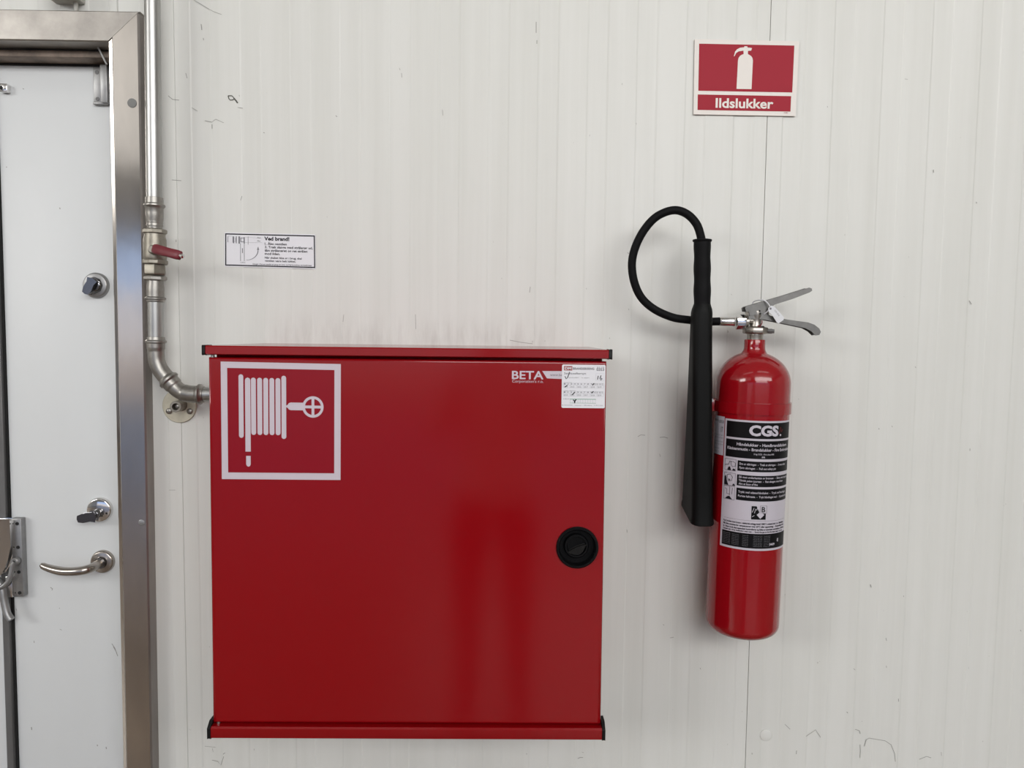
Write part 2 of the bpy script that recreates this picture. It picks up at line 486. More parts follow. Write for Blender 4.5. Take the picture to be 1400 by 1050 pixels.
WALL_MARKS = [[(-0.5499, 1.9641), (-0.5486, 1.9585), (-0.5457, 1.9557), (-0.54, 1.9565), (-0.5385, 1.96), (-0.5427, 1.9642), (-0.5499, 1.9641)], [(-0.5385, 1.9593), (-0.5342, 1.9544), (-0.5314, 1.9502)], [(-0.5283, 1.9659), (-0.5276, 1.963)], [(-0.5315, 1.9417), (-0.5214, 1.9405)], [(-0.6144, 2.1468), (-0.6003, 2.1387), (-0.5861, 2.1306), (-0.5762, 2.1252), (-0.5605, 2.1199)], [(-0.6009, 2.1011), (-0.5997, 2.0899)], [(-0.5971, 2.0746), (-0.5964, 2.0704)], [(-0.6328, 2.0066), (-0.6301, 1.9968)], [(-0.6225, 1.9404), (-0.611, 1.9335)], [(-0.5969, 1.9152), (-0.5825, 1.9126), (-0.5752, 1.9184), (-0.5594, 1.9115)], [(-0.5826, 1.9083), (-0.5827, 1.8998)], [(-0.4815, 1.8941), (-0.4786, 1.8927)], [(-0.5252, 1.7688), (-0.5282, 1.7601)], [(-0.3377, 1.929), (-0.3348, 1.9262)], [(-0.6681, 1.9623), (-0.6596, 1.9554), (-0.6467, 1.9542)], [(-0.6642, 1.7986), (-0.6454, 1.7974)], [(0.0134, 1.4872), (0.0358, 1.483), (0.0596, 1.4803), (0.0596, 1.4862)], [(0.0537, 1.5956), (0.0523, 1.5838)], [(0.7743, 0.9849), (0.7761, 0.9787)], [(0.7467, 0.8034), (0.7499, 0.8002)], [(0.7359, 0.7092), (0.7384, 0.706)], [(0.8446, 0.7385), (0.8456, 0.7321)], [(0.7555, 0.6707), (0.765, 0.6676), (0.7669, 0.6611)], [(0.777, 0.6338), (0.78, 0.6472), (0.7861, 0.6516), (0.8208, 0.6458), (0.8337, 0.6373), (0.8424, 0.6179), (0.8448, 0.6001)], [(0.7675, 0.637), (0.7689, 0.6224), (0.7687, 0.6079)], [(0.8959, 0.6052), (0.9113, 0.6117), (0.9213, 0.6086)], [(0.9422, 0.6216), (0.9431, 0.6135)], [(0.6511, 0.6546), (0.6713, 0.6692), (0.6824, 0.6527)], [(0.6053, 0.6813), (0.6167, 0.6701)], [(0.6324, 0.6235), (0.632, 0.6154)], [(1.096, 0.8896), (1.0985, 0.8864)], [(0.812, 0.8704), (0.8138, 0.864)], [(0.8155, 0.8101), (0.8165, 0.8054)], [(0.8448, 0.9619), (0.8457, 0.9588)], [(0.8637, 1.8399), (0.8645, 1.8341)], [(0.7973, 2.0172), (0.8032, 2.0166)], [(0.9541, 1.7771), (0.9558, 1.7742)], [(0.6436, 1.962), (0.6445, 1.9592)], [(-0.6188, 0.6275), (-0.5959, 0.6252)], [(-0.6028, 0.6228), (-0.6014, 0.6148)], [(-0.5808, 0.6101), (-0.5761, 0.6133)], [(-0.604, 0.5972), (-0.5918, 0.5941), (-0.5857, 0.5861), (-0.5793, 0.6053)], [(0.1757, 0.6182), (0.1796, 0.6166)], [(0.1674, 0.6037), (0.172, 0.6061), (0.1782, 0.6062)], [(0.2789, 1.2918), (0.2849, 1.2957), (0.294, 1.295)], [(0.3242, 1.2908), (0.3333, 1.2916), (0.3409, 1.2894)], [(0.2606, 1.0975), (0.2615, 1.0913)], [(0.341, 0.8965), (0.3434, 0.8941)], [(0.3564, 0.8675), (0.364, 0.8691)], [(0.4214, 0.8031), (0.423, 0.7999)], [(-0.6827, 1.1722), (-0.6693, 1.1723)], [(0.9507, 1.5783), (0.9556, 1.5709)], [(0.846, 1.4426), (0.8477, 1.4396)], [(0.7763, 1.3141), (0.7779, 1.3119)], [(0.8034, 1.3197), (0.805, 1.3167)], [(0.2536, 1.5537), (0.2551, 1.5508)], [(0.2496, 1.6671), (0.2519, 1.6642)], [(-0.2115, 2.023), (-0.21, 2.0188)], [(-0.2071, 2.0132), (-0.2064, 2.0047)], [(-0.1257, 1.9435), (-0.1249, 1.9321)], [(0.0585, 2.1159), (0.0587, 2.0948)], [(0.0604, 2.0808), (0.0605, 2.0738)], [(-0.1785, 1.5369), (-0.1777, 1.5073)], [(-0.3234, 1.5352), (-0.3249, 1.5204)]]
DOOR_MARKS = [[(-0.9441, 0.8574), (-0.9402, 0.855)], [(-1.0002, 0.8313), (-0.9995, 0.8265)], [(-0.9442, 0.904), (-0.9427, 0.9024)], [(-1.0359, 0.9017), (-1.0345, 0.897)], [(-0.8715, 0.6007), (-0.8708, 0.5974)], [(-0.8527, 0.5958), (-0.852, 0.5909)], [(-1.0119, 0.6395), (-1.0113, 0.6329)], [(-0.9615, 0.9486), (-0.9569, 0.9455), (-0.9586, 0.9423)], [(-0.8342, 0.8259), (-0.8282, 0.8162), (-0.8224, 0.7985)], [(-0.8313, 0.8194), (-0.8238, 0.8049)], [(-0.9179, 1.749), (-0.9164, 1.746)], [(-0.9854, 1.9879), (-0.9825, 1.9865)], [(-1.0242, 1.8305), (-1.0228, 1.829)]]
def ribbons(L, y, w):
    out = []
    for l in L:
        g = line2(l, w * random.uniform(.6, 1.15))
        out.append(wallflat(g, y - random.uniform(0, .00012)))
    return join(*out)
obj('scuff_mark', ribbons(WALL_MARKS[2:], -.0004, .0011), M['scuff'], wall, smooth=False, kind='stuff')
obj('torn_hole', ribbons(WALL_MARKS[:2], -.0005, .0026), M['hole_edge'], wall, smooth=False, label='small torn hole in the paint, upper left of the panel wall')

# ---- door frame of folded stainless steel (trim_1)
trim = setting('trim_1', 'worn stainless steel door frame with mitred corner beside the pipe', 'door frame')
YF = -.030
def jamb(z0, z1):
    prof = [(-.7125, .004), (-.7125, YF + .003), (-.7155, YF), (-.7635, YF), (-.7655, YF + .0015), (-.7715, YF + .0022), (-.7730, YF + .004), (-.7730, .10), (-.7650, .10), (-.7650, YF + .008), (-.7175, YF + .008), (-.7175, .004)]
    V, F = [], []
    n = len(prof)
    # the top end is cut on the mitre, the foot splays out a few millimetres
    for x, y in prof: V.append((x - .0062, y, z0))
    for x, y in prof:
        t = (x + .7730) / (.7730 - .7075)
        V.append((x + .0045 if False else x + .0040, y, 2.0535 + t * .0600))
    F = [(i, (i + 1) % n, n + (i + 1) % n, n + i) for i in range(n)] + [tuple(range(n)), tuple(range(2 * n - 1, n - 1, -1))]
    return V, F
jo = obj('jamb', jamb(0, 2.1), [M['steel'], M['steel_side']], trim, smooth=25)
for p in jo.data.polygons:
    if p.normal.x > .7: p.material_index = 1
lj = jamb(0, 2.1)
obj('jamb', ([(-2.570 - x, y, z) for x, y, z in lj[0]], lj[1]), M['steel'], trim, smooth=25)
def header():
    # profile (y, z) swept along x, right end cut on the mitre
    prof = [(.004, 2.1115), (YF + .003, 2.1115), (YF, 2.1090), (YF, 2.0555), (YF + .002, 2.0535), (.010, 2.0525), (.010, 2.0600), (YF + .008, 2.0600), (YF + .008, 2.1040), (.004, 2.1040)]
    V = [(-1.8008 - (z - 2.0535) * (.0655 / .0600) + .0006, y, z) for y, z in prof]
    V += [(-.7692 + (z - 2.0535) * (.0655 / .0600) - .0006, y, z) for y, z in prof]
    n = len(prof)
    F = [(i, (i + 1) % n, n + (i + 1) % n, n + i) for i in range(n)] + [tuple(range(n)), tuple(range(2 * n - 1, n - 1, -1))]
    return V, F
obj('header', header(), M['steel_h'], trim, smooth=25, label='horizontal stainless header with dull stains')
obj('header_rail', box(-1.796, -.774, .010, .100, 2.0375, 2.0497), M['ledge'], trim, bevel=(.0012, 2), label='scraped brown rail under the header')
obj('header_shade_strip', box(-1.796, -.774, .0102, .100, 2.0497, 2.0525), M['shadow_gap'], trim)  # black strip painted in as the shade under the header
obj('top_shade_strip', box(-1.796, -.774, .047, .100, 2.0335, 2.0375), M['shadow_gap'], trim)  # black filler standing in for shade in the slit above the door
obj('plug', lathe([(.0088, 0), (.0088, .0010), (.0075, .0016)], (-.7247, YF, 1.9382), (0, -1, 0), 28), M['plug_grey'], trim, label='round grey plug near the top of the jamb')
obj('plug', lathe([(.0065, 0), (.0062, .0008), (.004, .0014)], (-.7254, YF, 1.1118), (0, -1, 0), 24), M['steel_grey'], trim, label='small worn plug at lock height')
obj('hanging_strip', tube(spline([(-.8065, -.006, 2.062), (-.8030, .000, 2.0525), (-.7985, .004, 2.0400), (-.7905, .006, 2.0235)], 6), .0020, 8), M['steel_grey'], trim, label='bent grey strip hanging at the frame corner')

# ---- door leaves
YD = .050
door = setting('door_1', 'pale grey door leaf with lever handle inside the stainless frame', 'door')
V, F = box(-1.036, -.774, YD, YD + .045, .02, 2.0335)
V = [(x - (.0050 * (2.0335 - z) / 1.48 if x < -1 else 0), y, z) for x, y, z in V]
obj('leaf', (V, F), M['door_paint'], door, bevel=(.0015, 2))
obj('scuff_mark', ribbons(DOOR_MARKS, YD - .0002, .0016), M['scuff'], door, smooth=False, kind='stuff')
def gap(xl, xr, y0, y1, z0=.02, z1=2.0335):
    V, F = box(xl, xr, y0, y1, z0, z1)
    return [(x - .0050 * (2.0335 - z) / 1.48, y, z) for x, y, z in V], F
# upper cylinder lock
def rosette(cx, cz, r, t, name, m, label):
    return obj(name, lathe([(r, 0), (r, t * .55), (r - .0016, t * .9), (r - .0035, t), (.004, t)], (cx, YD, cz), (0, -1, 0), 40), m, door, label=label)
a = rosette(-.8452, 1.5906, .0262, .010, 'lock_rose', M['steel_grey'], 'upper round chrome lock rose')
def turn(cx, cz, ang, l, w, y):
    """thumb turn: a waisted blade standing on a hub"""
    out = [(-.35 * l, -w), (-.10 * l, -.72 * w), (.35 * l, -.85 * w), (.62 * l, -.6 * w), (.66 * l, 0), (.62 * l, .6 * w), (.35 * l, .85 * w), (-.10 * l, .72 * w), (-.35 * l, w), (-.42 * l, 0)]
    c, s = cos(ang), sin(ang)
    return prism([(cx + x * c - z * s, cz + x * s + z * c) for x, z in out], y, y - .013)
obj('turn_knob', join(lathe([(.0180, 0), (.0165, .004), (.0130, .0075)], (-.8452, YD - .010, 1.5906), (0, -1, 0), 8),
                      turn(-.8452, 1.5906, radians(-118), .030, .0085, YD - .016)), M['lock_dark'], a, bevel=(.0018, 2))
b = rosette(-.8502, 1.1188, .0262, .010, 'lock_rose', M['chrome'], 'polished lock rose with thumb turn')
obj('turn_knob', join(lathe([(.0095, 0), (.0085, .010), (.007, .014)], (-.8502, YD - .010, 1.1130), (0, -1, 0), 24),
                      turn(-.8590, 1.1085, radians(188), .033, .0090, YD - .020)), M['lock_dark'], b, bevel=(.002, 3))
for dx in (-.015, .017):
    obj('screw', lathe([(.0022, 0), (.0018, .0006)], (-.8502 + dx, YD - .010, 1.1125), (0, -1, 0), 12), M['shadow_gap'], b)
# lever handle
c = rosette(-.8471, 1.0068, .0245, .010, 'handle_rose', M['handle'], 'round satin handle rose')
lv = [(-.8471, YD - .009, 1.0068), (-.8471, YD - .030, 1.0068), (-.8478, YD - .047, 1.0066), (-.8530, YD - .057, 1.0062), (-.8640, YD - .060, 1.0046), (-.880, YD - .060, 1.0032), (-.900, YD - .059, 1.0034), (-.920, YD - .057, 1.0066), (-.935, YD - .056, 1.0110), (-.9450, YD - .055, 1.0155)]
obj('lever', tube(spline(lv, 6), .0085, 18, rfun=lambda t: (.0090 if t < .7 else .0090 - .010 * (t - .7)) if t < .98 else .0045), M['handle'], door, label='curved satin metal lever')
obj('spindle_collar', lathe([(.0125, 0), (.0115, .006)], (-.8471, YD - .010, 1.0068), (0, -1, 0), 24), M['lock_dark'], door)
# strike bracket at the top corner of the leaf
br = obj('corner_bracket', join(box(-.8390, -.8190, YD - .006, YD, 1.9600, 2.0310), box(-.8195, -.8060, YD - .016, YD, 1.9580, 2.0330), box(-.8390, -.8100, YD - .010, YD, 1.9560, 1.9605)), M['steel_grey'], door, bevel=(.001, 2), label='grey steel bracket with two screws at the top corner')
for z in (2.0205, 1.9675):
    obj('screw', lathe([(.0042, 0), (.0038, .0008), (.0020, .0008), (.0018, .0002)], (-.8310, YD - .006, z), (0, -1, 0), 16), M['steel_dark'], br)
# little chrome catch at the top left of the leaf
tb = obj('catch_tab', box(-1.0250, -1.0095, YD - .012, YD, 1.9772, 1.9938), M['chrome'], door, bevel=(.0015, 2), label='small shiny catch with a hole')
obj('catch_hole', lathe([(.0040, 0), (.0036, .0006)], (-1.0210, YD - .012, 1.9850), (0, -1, 0), 16), M['shadow_gap'], tb)

door2 = setting('door_2', 'passive door leaf mostly cut off by the left picture edge', 'door')
V, F = box(-1.80, -1.0560, YD - .004, YD + .045, .02, 2.0335)
V = [(x - (.0050 * (2.0335 - z) / 1.48 if x > -1.2 else 0), y, z) for x, y, z in V]
obj('leaf', (V, F), M['door_paint'], door2, bevel=(.0015, 2))
obj('edge_strip', gap(-1.0555, -1.0410, YD - .010, YD + .03), M['steel_dark'], door2, bevel=(.001, 1), label='grey steel strip down the meeting edge')
obj('edge_seal', gap(-1.0412, -1.0365, YD - .002, YD + .03), M['shadow_gap'], door2)
# toggle latch
lt = obj('latch_plate', box(-1.0300, -1.0085, YD - .016, YD - .0005, .9330, 1.1015), M['steel_grey'], door2, bevel=(.002, 2), label='grey latch plate with four dark screws')
for z in (1.0905, 1.0400, .9870, .9420):
    obj('screw', lathe([(.0036, 0), (.0034, .0012), (.0015, .0012), (.0012, .0004)], (-1.0165, YD - .016, z), (0, -1, 0), 14), M['shadow_gap'], lt)
    obj('rivet', lathe([(.0015, 0), (.0010, .0006)], (-1.0255, YD - .016, z), (0, -1, 0), 8), M['shadow_gap'], lt)
obj('latch_cover', prism([(-1.075, 1.0985), (-1.0285, 1.0985), (-1.0285, 1.047), (-1.0330, 1.023), (-1.0420, .998), (-1.0500, .985), (-1.075, .985)], YD - .026, YD - .012), M['chrome'], door2, bevel=(.003, 3), label='polished curved latch cover')
hk = spline([(-1.0175, YD - .026, 1.0125), (-1.0225, YD - .027, 1.0030), (-1.0255, YD - .028, .9860), (-1.0320, YD - .029, .9690), (-1.0450, YD - .030, .9590), (-1.060, YD - .030, .956)], 5)
hko = obj('latch_hook', join(tube(hk, .0052, 12), lathe([(.0085, 0), (.0085, .008), (.0065, .010)], (-1.0190, YD - .018, 1.0115), (0, -1, 0), 20)), M['steel_grey'], door2)
obj('pivot_hole', lathe([(.0036, 0), (.0030, .0006)], (-1.0190, YD - .028, 1.0115), (0, -1, 0), 14), M['shadow_gap'], hko)
obj('latch_arm', tube(spline([(-1.060, YD - .022, .975), (-1.0480, YD - .024, .955), (-1.0420, YD - .026, .925), (-1.0360, YD - .028, .902), (-1.0270, YD - .030, .889)], 5), .0075, 12), M['steel_grey'], door2)
obj('latch_base', box(-1.0440, -1.0290, YD - .020, YD - .008, .9330, .9780), M['chrome'], door2, bevel=(.002, 2))

# ---- small box over the door frame
bx = thing('junction_box', (-.854, 0, 2.134), 'small grey box on the wall above the door frame, cut off by the top edge', 'box')
obj('housing', box(-.8828, -.8258, -.052, 0, 2.134, 2.215), M['box_grey'], bx, bevel=(.002, 2))
obj('peg', lathe([(.0045, 0), (.0040, .012), (.0030, .022)], (-.8390, -.010, 2.134), (0, 0, -1), 14), M['box_grey'], bx)

# ------------------------------------------------------------------ hose cabinet
cab = thing('fire_hose_cabinet', (-.156, 0, .812), 'large square red metal hose cabinet with black round knob, fixed to the panel wall', 'cabinet')
XL, XR = -.4845, .1715
obj('body', join(box(XL + .004, XR - .004, -.262, -.0005, .830, 1.4600)), M['red_paint'], cab, bevel=(.002, 2))
KX, KZ, KR = .1281, 1.1432, .0325
def door_geo():
    x0, x1, z0, z1 = XL, XR, .8345, 1.4560
    x0b, x1b = x0 - .0025, x1 + .0035
    angs = sorted([math.atan2(z - KZ, x - KX) for x in (x0, x1) for z in (z0, z1)])
    angs = sorted(angs + [a for a in (2 * pi * k / 40 - pi for k in range(40)) if min(abs(a - c) for c in angs) > .05])
    def rim(a, ins):
        dx, dz = cos(a), sin(a); t = 1e9
        if dx > 1e-9: t = min(t, (x1 - ins - KX) / dx)
        if dx < -1e-9: t = min(t, (x0 + ins - KX) / dx)
        if dz > 1e-9: t = min(t, (z1 - ins - KZ) / dz)
        if dz < -1e-9: t = min(t, (z0 + ins - KZ) / dz)
        return KX + dx * t, KZ + dz * t
    loops = []
    for ins, y in ((0, -.264), (0, -.2815), (.0005, -.2832), (.0016, -.2844), (.0034, -.2850), (.0048, -.2850)):
        L = []
        for a in angs:
            x, z = rim(a, 0)
            sx = (x - (x0 + x1) / 2) / ((x1 - x0) / 2); sz = (z - (z0 + z1) / 2) / ((z1 - z0) / 2)
            L.append((x - ins * (1 if sx > .9999 else -1 if sx < -.9999 else 0), y, z - ins * (1 if sz > .9999 else -1 if sz < -.9999 else 0)))
        loops.append(L)
    loops.append([(KX + KR * cos(a), -.2850, KZ + KR * sin(a)) for a in angs])
    loops.append([(KX + KR * cos(a), -.264, KZ + KR * sin(a)) for a in angs])
    n = len(angs)
    V = [p for L in loops for p in L]
    # slight lean of the left/right edges as folded
    F = [(j * n + k, j * n + (k + 1) % n, (j + 1) * n + (k + 1) % n, (j + 1) * n + k) for j in range(len(loops) - 1) for k in range(n)]
    F += [((len(loops) - 1) * n + k, (len(loops) - 1) * n + (k + 1) % n, (k + 1) % n, k) for k in range(n)]
    V = [(x + (.0025 * (1.456 - z) / .62) * (1 if x > 0 else -1) * (abs(x - (x0 + x1) / 2) > .325), y, z) for x, y, z in V]
    return V, F
dr = obj('door', door_geo(), M['red_paint'], cab, smooth=30, label='glossy red door of the hose cabinet')
def lid_profile(z0, z1):
    return [(0 - .0005, z0), (-.292, z0), (-.2950, z0 + .002), (-.2950, z1 - .0025), (-.2925, z1), (-.0005, z1)]
def sweep_x(prof, x0, x1):
    n = len(prof)
    V = [(x0, y, z) for y, z in prof] + [(x1, y, z) for y, z in prof]
    return V, [(i, (i + 1) % n, n + (i + 1) % n, n + i) for i in range(n)] + [tuple(range(n)), tuple(range(2 * n - 1, n - 1, -1))]
obj('lid', sweep_x([(-.0005, 1.4605), (-.292, 1.4605), (-.2950, 1.4620), (-.2950, 1.4735), (-.2935, 1.4755), (-.0005, 1.4755)], -.4850, .1735), M['red_paint'], cab, smooth=25)
obj('base', sweep_x([(-.0005, .8120), (-.292, .8120), (-.2945, .8130), (-.2950, .8145), (-.2950, .8295), (-.2925, .8320), (-.0005, .8320)], -.4870, .1750), M['red_paint'], cab, smooth=25)
for x0, x1 in ((-.4905, -.4850), (.1735, .1792)):
    obj('end_cap', sweep_x([(-.268, 1.4600), (-.2935, 1.4600), (-.2955, 1.4615), (-.2955, 1.4745), (-.2940, 1.4758), (-.268, 1.4757)], x0, x1), M['black_cap'], cab, bevel=(.0006, 2))
for x0, x1 in ((-.4925, -.4870), (.1750, .1805)):
    obj('end_cap', sweep_x([(-.262, .8115), (-.2940, .8115), (-.2958, .8125), (-.2958, .8300), (-.2850, .8385), (-.262, .8385)], x0, x1), M['black_cap'], cab, bevel=(.0006, 2))
for z in (1.4580, .8332):
    obj('hinge_pin', lathe([(.0030, -.0022), (.0030, .0022)], (-.4785, -.281, z), (0, 0, 1), 12), M['galv'], cab)
# round black catch
kn = obj('door_knob', lathe([(KR - .002, .006), (.0355, -.0002), (.0355, -.0035), (.0340, -.0052), (.0315, -.0052), (.0300, -.0035), (.0295, .0100), (.0, .0100)], (KX, -.2850, KZ), (0, 1, 0), 48, False, False), M['black_knob'], cab, label='round recessed black twist knob')
obj('turn_disc', lathe([(.0210, .0102), (.0210, .0040), (.0195, .0020), (.0165, .0020), (.0150, .0070), (.0, .0075)], (KX - .001, -.2850, KZ + .001), (0, 1, 0), 36, False, False), M['black_knob'], kn)
lens = [(-.0155 + .031 * k / 12, -.0015 - .0100 * math.sin(pi * k / 12)) for k in range(13)] + [(.0155 - .031 * k / 12, -.0015 + .0015 * math.sin(pi * k / 12)) for k in range(1, 12)]
ca, sa = cos(radians(24)), sin(radians(24))
obj('grip_bar', prism([(KX - .001 + x * ca - z * sa, KZ - .001 + x * sa + z * ca) for x, z in lens], -.2780, -.2862), M['black_cap'], kn, bevel=(.0008, 2))

YP = -.2853
# hose reel sign on the door
hs = obj('hose_reel_sign', prism([(-.4640, 1.4492), (-.2670, 1.4472), (-.2684, 1.2540), (-.4650, 1.2538)], -.28495, YP), M['decal_red'], cab, smooth=False, label='square red sticker with white hose reel symbol and frame')
def hm(u, v):        # symbol units (787 x 764) to the door, skewed with the sticker
    s, t = u / 787, v / 764
    a = (-.4640 + .1970 * s, 1.4492 - .0020 * s); b = (-.4650 + .1966 * s, 1.2538 + .0002 * s)
    return a[0] + (b[0] - a[0]) * t, a[1] + (b[1] - a[1]) * t
def H(g): return [hm(u, v) for u, v in g[0]], g[1]
S = []
S += [poly2([(0, 0), (787, 0), (787, 40), (0, 40)]), poly2([(0, 40), (42, 40), (42, 720), (0, 720)]), poly2([(745, 40), (787, 40), (787, 720), (745, 720)]), poly2([(0, 720), (787, 720), (787, 764), (0, 764)])]
S += [rrect2(116, 80, 147, 492, 15), rrect2(397, 84, 428, 496, 15)]
for x in (197, 238, 278, 318, 358):
    S.append(rrect2(x, 100, x + 32, 472, 15))
S += [poly2([(158, 582), (158, 116), (163, 105), (175, 100), (188, 105), (193, 116), (193, 582)]), poly2([(162, 610), (192, 610), (192, 666), (187, 677), (177, 681), (167, 677), (162, 666)])]
S += [poly2([(428, 278), (438, 272), (446, 261), (458, 257), (540, 257), (540, 307), (458, 307), (446, 303), (438, 293), (428, 287)])]
S += [ring2(604, 284, 53, 70, 40), rect2(595, 225, 613, 343), rect2(545, 275, 663, 293)]
obj('hose_symbol', wallflat([H(g) for g in S], YP - .0002), M['white_print'], hs, smooth=False)
# maker's lettering on the door
BG = join(text2('BETA', .0150, .0672, 1.4257, 1.4390, .018))
obj('maker_lettering', wallflat(join(BG, text2("Corporation's r.o.", .0155, .0673, 1.4197, 1.4243, 0)), YP), M['white_print'], cab, smooth=False)
bn = obj('maker_banner', wallflat(poly2([(.0650, 1.4392), (.1000, 1.4394), (.1000, 1.4262), (.0730, 1.4272)]), YP - .00005), M['white_print'], cab, smooth=False)
obj('lettering', wallflat(text2('www.be', .0780, .0985, 1.4312, 1.4352, .01), YP - .0002), M['ink_grey'], bn, smooth=False)
# service sticker
sx0, sx1, sz0, sz1 = .0977, .1698, 1.3784, 1.4504
st = obj('service_sticker', slab(rrect2(sx0, sz0, sx1, sz1, .0025), -.28495, -.2856), M['white_film'], cab, smooth=False, label='white rounded service sticker with handwritten marks')
def sp(u, v): return sx0 + (sx1 - sx0) * u, sz1 - (sz1 - sz0) * v
def ST(s, u0, u1, v0, v1, bold=.0):
    a, b = sp(u0, v1), sp(u1, v0)
    return text2(s, a[0], b[0], a[1], b[1], bold)
YS = -.2858
G = [ST('BRANDSIKRING', .25, .74, .065, .115, .03), ST('21-19', .80, .97, .045, .065, .02), ST('0353', .79, .97, .075, .135, .03), ST('Serviceeftersyn', .05, .55, .175, .225, .01),
     ST('serviceudført  -  se rapport', .16, .63, .285, .310), ST('Kontrol år', .05, .23, .402, .418), ST('Næste eftersyn', .05, .32, .588, .605), ST('VÆGT', .03, .18, .783, .800, .02),
     ST('BRANDMATERIEL  -  Industrivej 1  -  9000 Aalborg  -  Tlf. 98 12 34 56', .01, .95, .925, .945)]
for v0 in (.43, .62):
    for k in range(12):
        G.append(ST(str(k + 1), .05 + k * .077, .085 + k * .077 + (.02 if k > 8 else 0), v0, v0 + .030, .01))
    for k in range(6):
        G.append(ST(str(2014 + k), .05 + k * .155, .135 + k * .155, v0 + .065, v0 + .098))
ink = [wallflat(g, YS) for g in G if g[0]]
obj('print', join(*ink), M['ink_grey'], st, smooth=False)
lg = [rect2(*sp(.045, .135), *sp(.235, .035))]
obj('red_badge', wallflat(lg[0], YS), M['red_ink'], st, smooth=False)
obj('badge_lettering', wallflat(ST('DM', .065, .215, .055, .115, .03), YS - .0002), M['white_film'], st, smooth=False)
lines = []
for v0 in (.425, .615):
    for v in (0, .055, .108):
        lines.append(line2([sp(.04, v0 + v), sp(.965, v0 + v)], .00025))
    for k in range(13):
        lines.append(line2([sp(.04 + k * .0771, v0), sp(.04 + k * .0771, v0 + .055)], .00025))
    for k in range(7):
        lines.append(line2([sp(.04 + k * .1542, v0 + .055), sp(.04 + k * .1542, v0 + .108)], .00025))
lines += [line2([sp(.78, .2), sp(.97, .2), sp(.97, .36), sp(.78, .36), sp(.78, .2)], .00025)]
for k in range(11):
    lines.append(line2([sp(.20 + k * .058, .80), sp(.20 + k * .058, .88)], .0003))
obj('ruled_lines', wallflat(lines, YS + .0001), M['ink_lgrey'], st, smooth=False)
obj('green_scale', wallflat(join(line2([sp(.19, .795), sp(.79, .795)], .0009), line2([sp(.19, .885), sp(.79, .885)], .0005)), YS), M['green_ink'], st, smooth=False)
hw = [line2([sp(.07, .27), sp(.10, .33), sp(.13, .30), sp(.175, .17)], .0012), line2([sp(.82, .34), sp(.835, .25)], .0012), line2([sp(.90, .24), sp(.875, .31), sp(.895, .35), sp(.925, .32), (sp(.90, .30))], .0013),
      line2([sp(.70, .47), sp(.745, .425)], .0015), line2([sp(.07, .52), sp(.13, .475)], .0015), line2([sp(.69, .655), sp(.73, .61)], .0015), line2([sp(.24, .70), sp(.30, .635)], .0015),
      line2([sp(.27, .81), sp(.30, .84), sp(.305, .89)], .0018), line2([sp(.335, .80), sp(.305, .85)], .0018)]
for g in hw:
    obj('pen_stroke', wallflat(g, YS - .0002), M['ink'], st, smooth=False)

# ------------------------------------------------------------------ water pipe with valve
PY = -.052
pipe = thing('water_pipe', (-.6786, PY, 1.40), 'galvanised water pipe running down beside the door frame and bending into the red cabinet', 'pipe')
def px_(z): return -.6714 - (2.124 - z) * .0108
def vl(prof, name, m, label=None, seg=32, ph=0., smooth=35, xo=0.):
    """lathe around the vertical run; prof = (radius, z)"""
    z0 = prof[0][1]
    d = Vector((px_(z0) - px_(z0 - .1), 0, .1)).normalized()
    return obj(name, lathe([(r, (z - z0) / d.z) for r, z in prof], (px_(z0) + xo, PY, z0), d, seg, ph=ph), m, pipe, smooth=smooth, label=label)
vl([(.0143, 1.752), (.0143, 2.95)], 'pipe_run', M['galv'], 'long shiny upper pipe')
vl([(.0143, 1.4795), (.0143, 1.5545)], 'pipe_run', M['galv'])
vl([(.0150, 1.7000), (.0146, 1.7050), (.0150, 1.7100), (.0158, 1.7150), (.0163, 1.7240), (.0160, 1.7330), (.0170, 1.7350), (.0194, 1.7380), (.0192, 1.7405), (.0164, 1.7430), (.0160, 1.7540), (.0145, 1.7545)], 'press_coupling', M['galv_fit'])
vl([(.0138, 1.6930), (.0135, 1.7010), (.0150, 1.7060)], 'union_nut', M['galv_fit'])
vl([(.0205, 1.6850), (.0226, 1.6865), (.0226, 1.6920), (.0200, 1.6940), (.0140, 1.6950)], 'hexagon_nut', M['brass'], seg=8, ph=.2, smooth=25)
valve = vl([(.0170, 1.6270), (.0175, 1.6300), (.0205, 1.6350), (.0212, 1.6400), (.0207, 1.6480), (.0207, 1.6740), (.0190, 1.6800), (.0192, 1.6845)], 'valve_body', M['brass'], 'dull ball valve body', seg=32)
vl([(.0216, 1.6262), (.0230, 1.6280), (.0230, 1.6335), (.0205, 1.6360)], 'valve_ring', M['brass'], seg=10)
vl([(.0190, 1.6060), (.0205, 1.6085), (.0205, 1.6235), (.0195, 1.6260)], 'hexagon_nut', M['brass'], seg=6, ph=.35, smooth=25)
vl([(.0200, 1.5955), (.0222, 1.5970), (.0222, 1.6020), (.0190, 1.6045)], 'hexagon_nut', M['galv_fit'], seg=8, ph=.1, smooth=25)
vl([(.0145, 1.5535), (.0163, 1.5545), (.0166, 1.5580), (.0192, 1.5595), (.0192, 1.5618), (.0164, 1.5640), (.0160, 1.5720), (.0163, 1.5800), (.0152, 1.5880), (.0148, 1.5960)], 'press_coupling', M['galv_fit'])
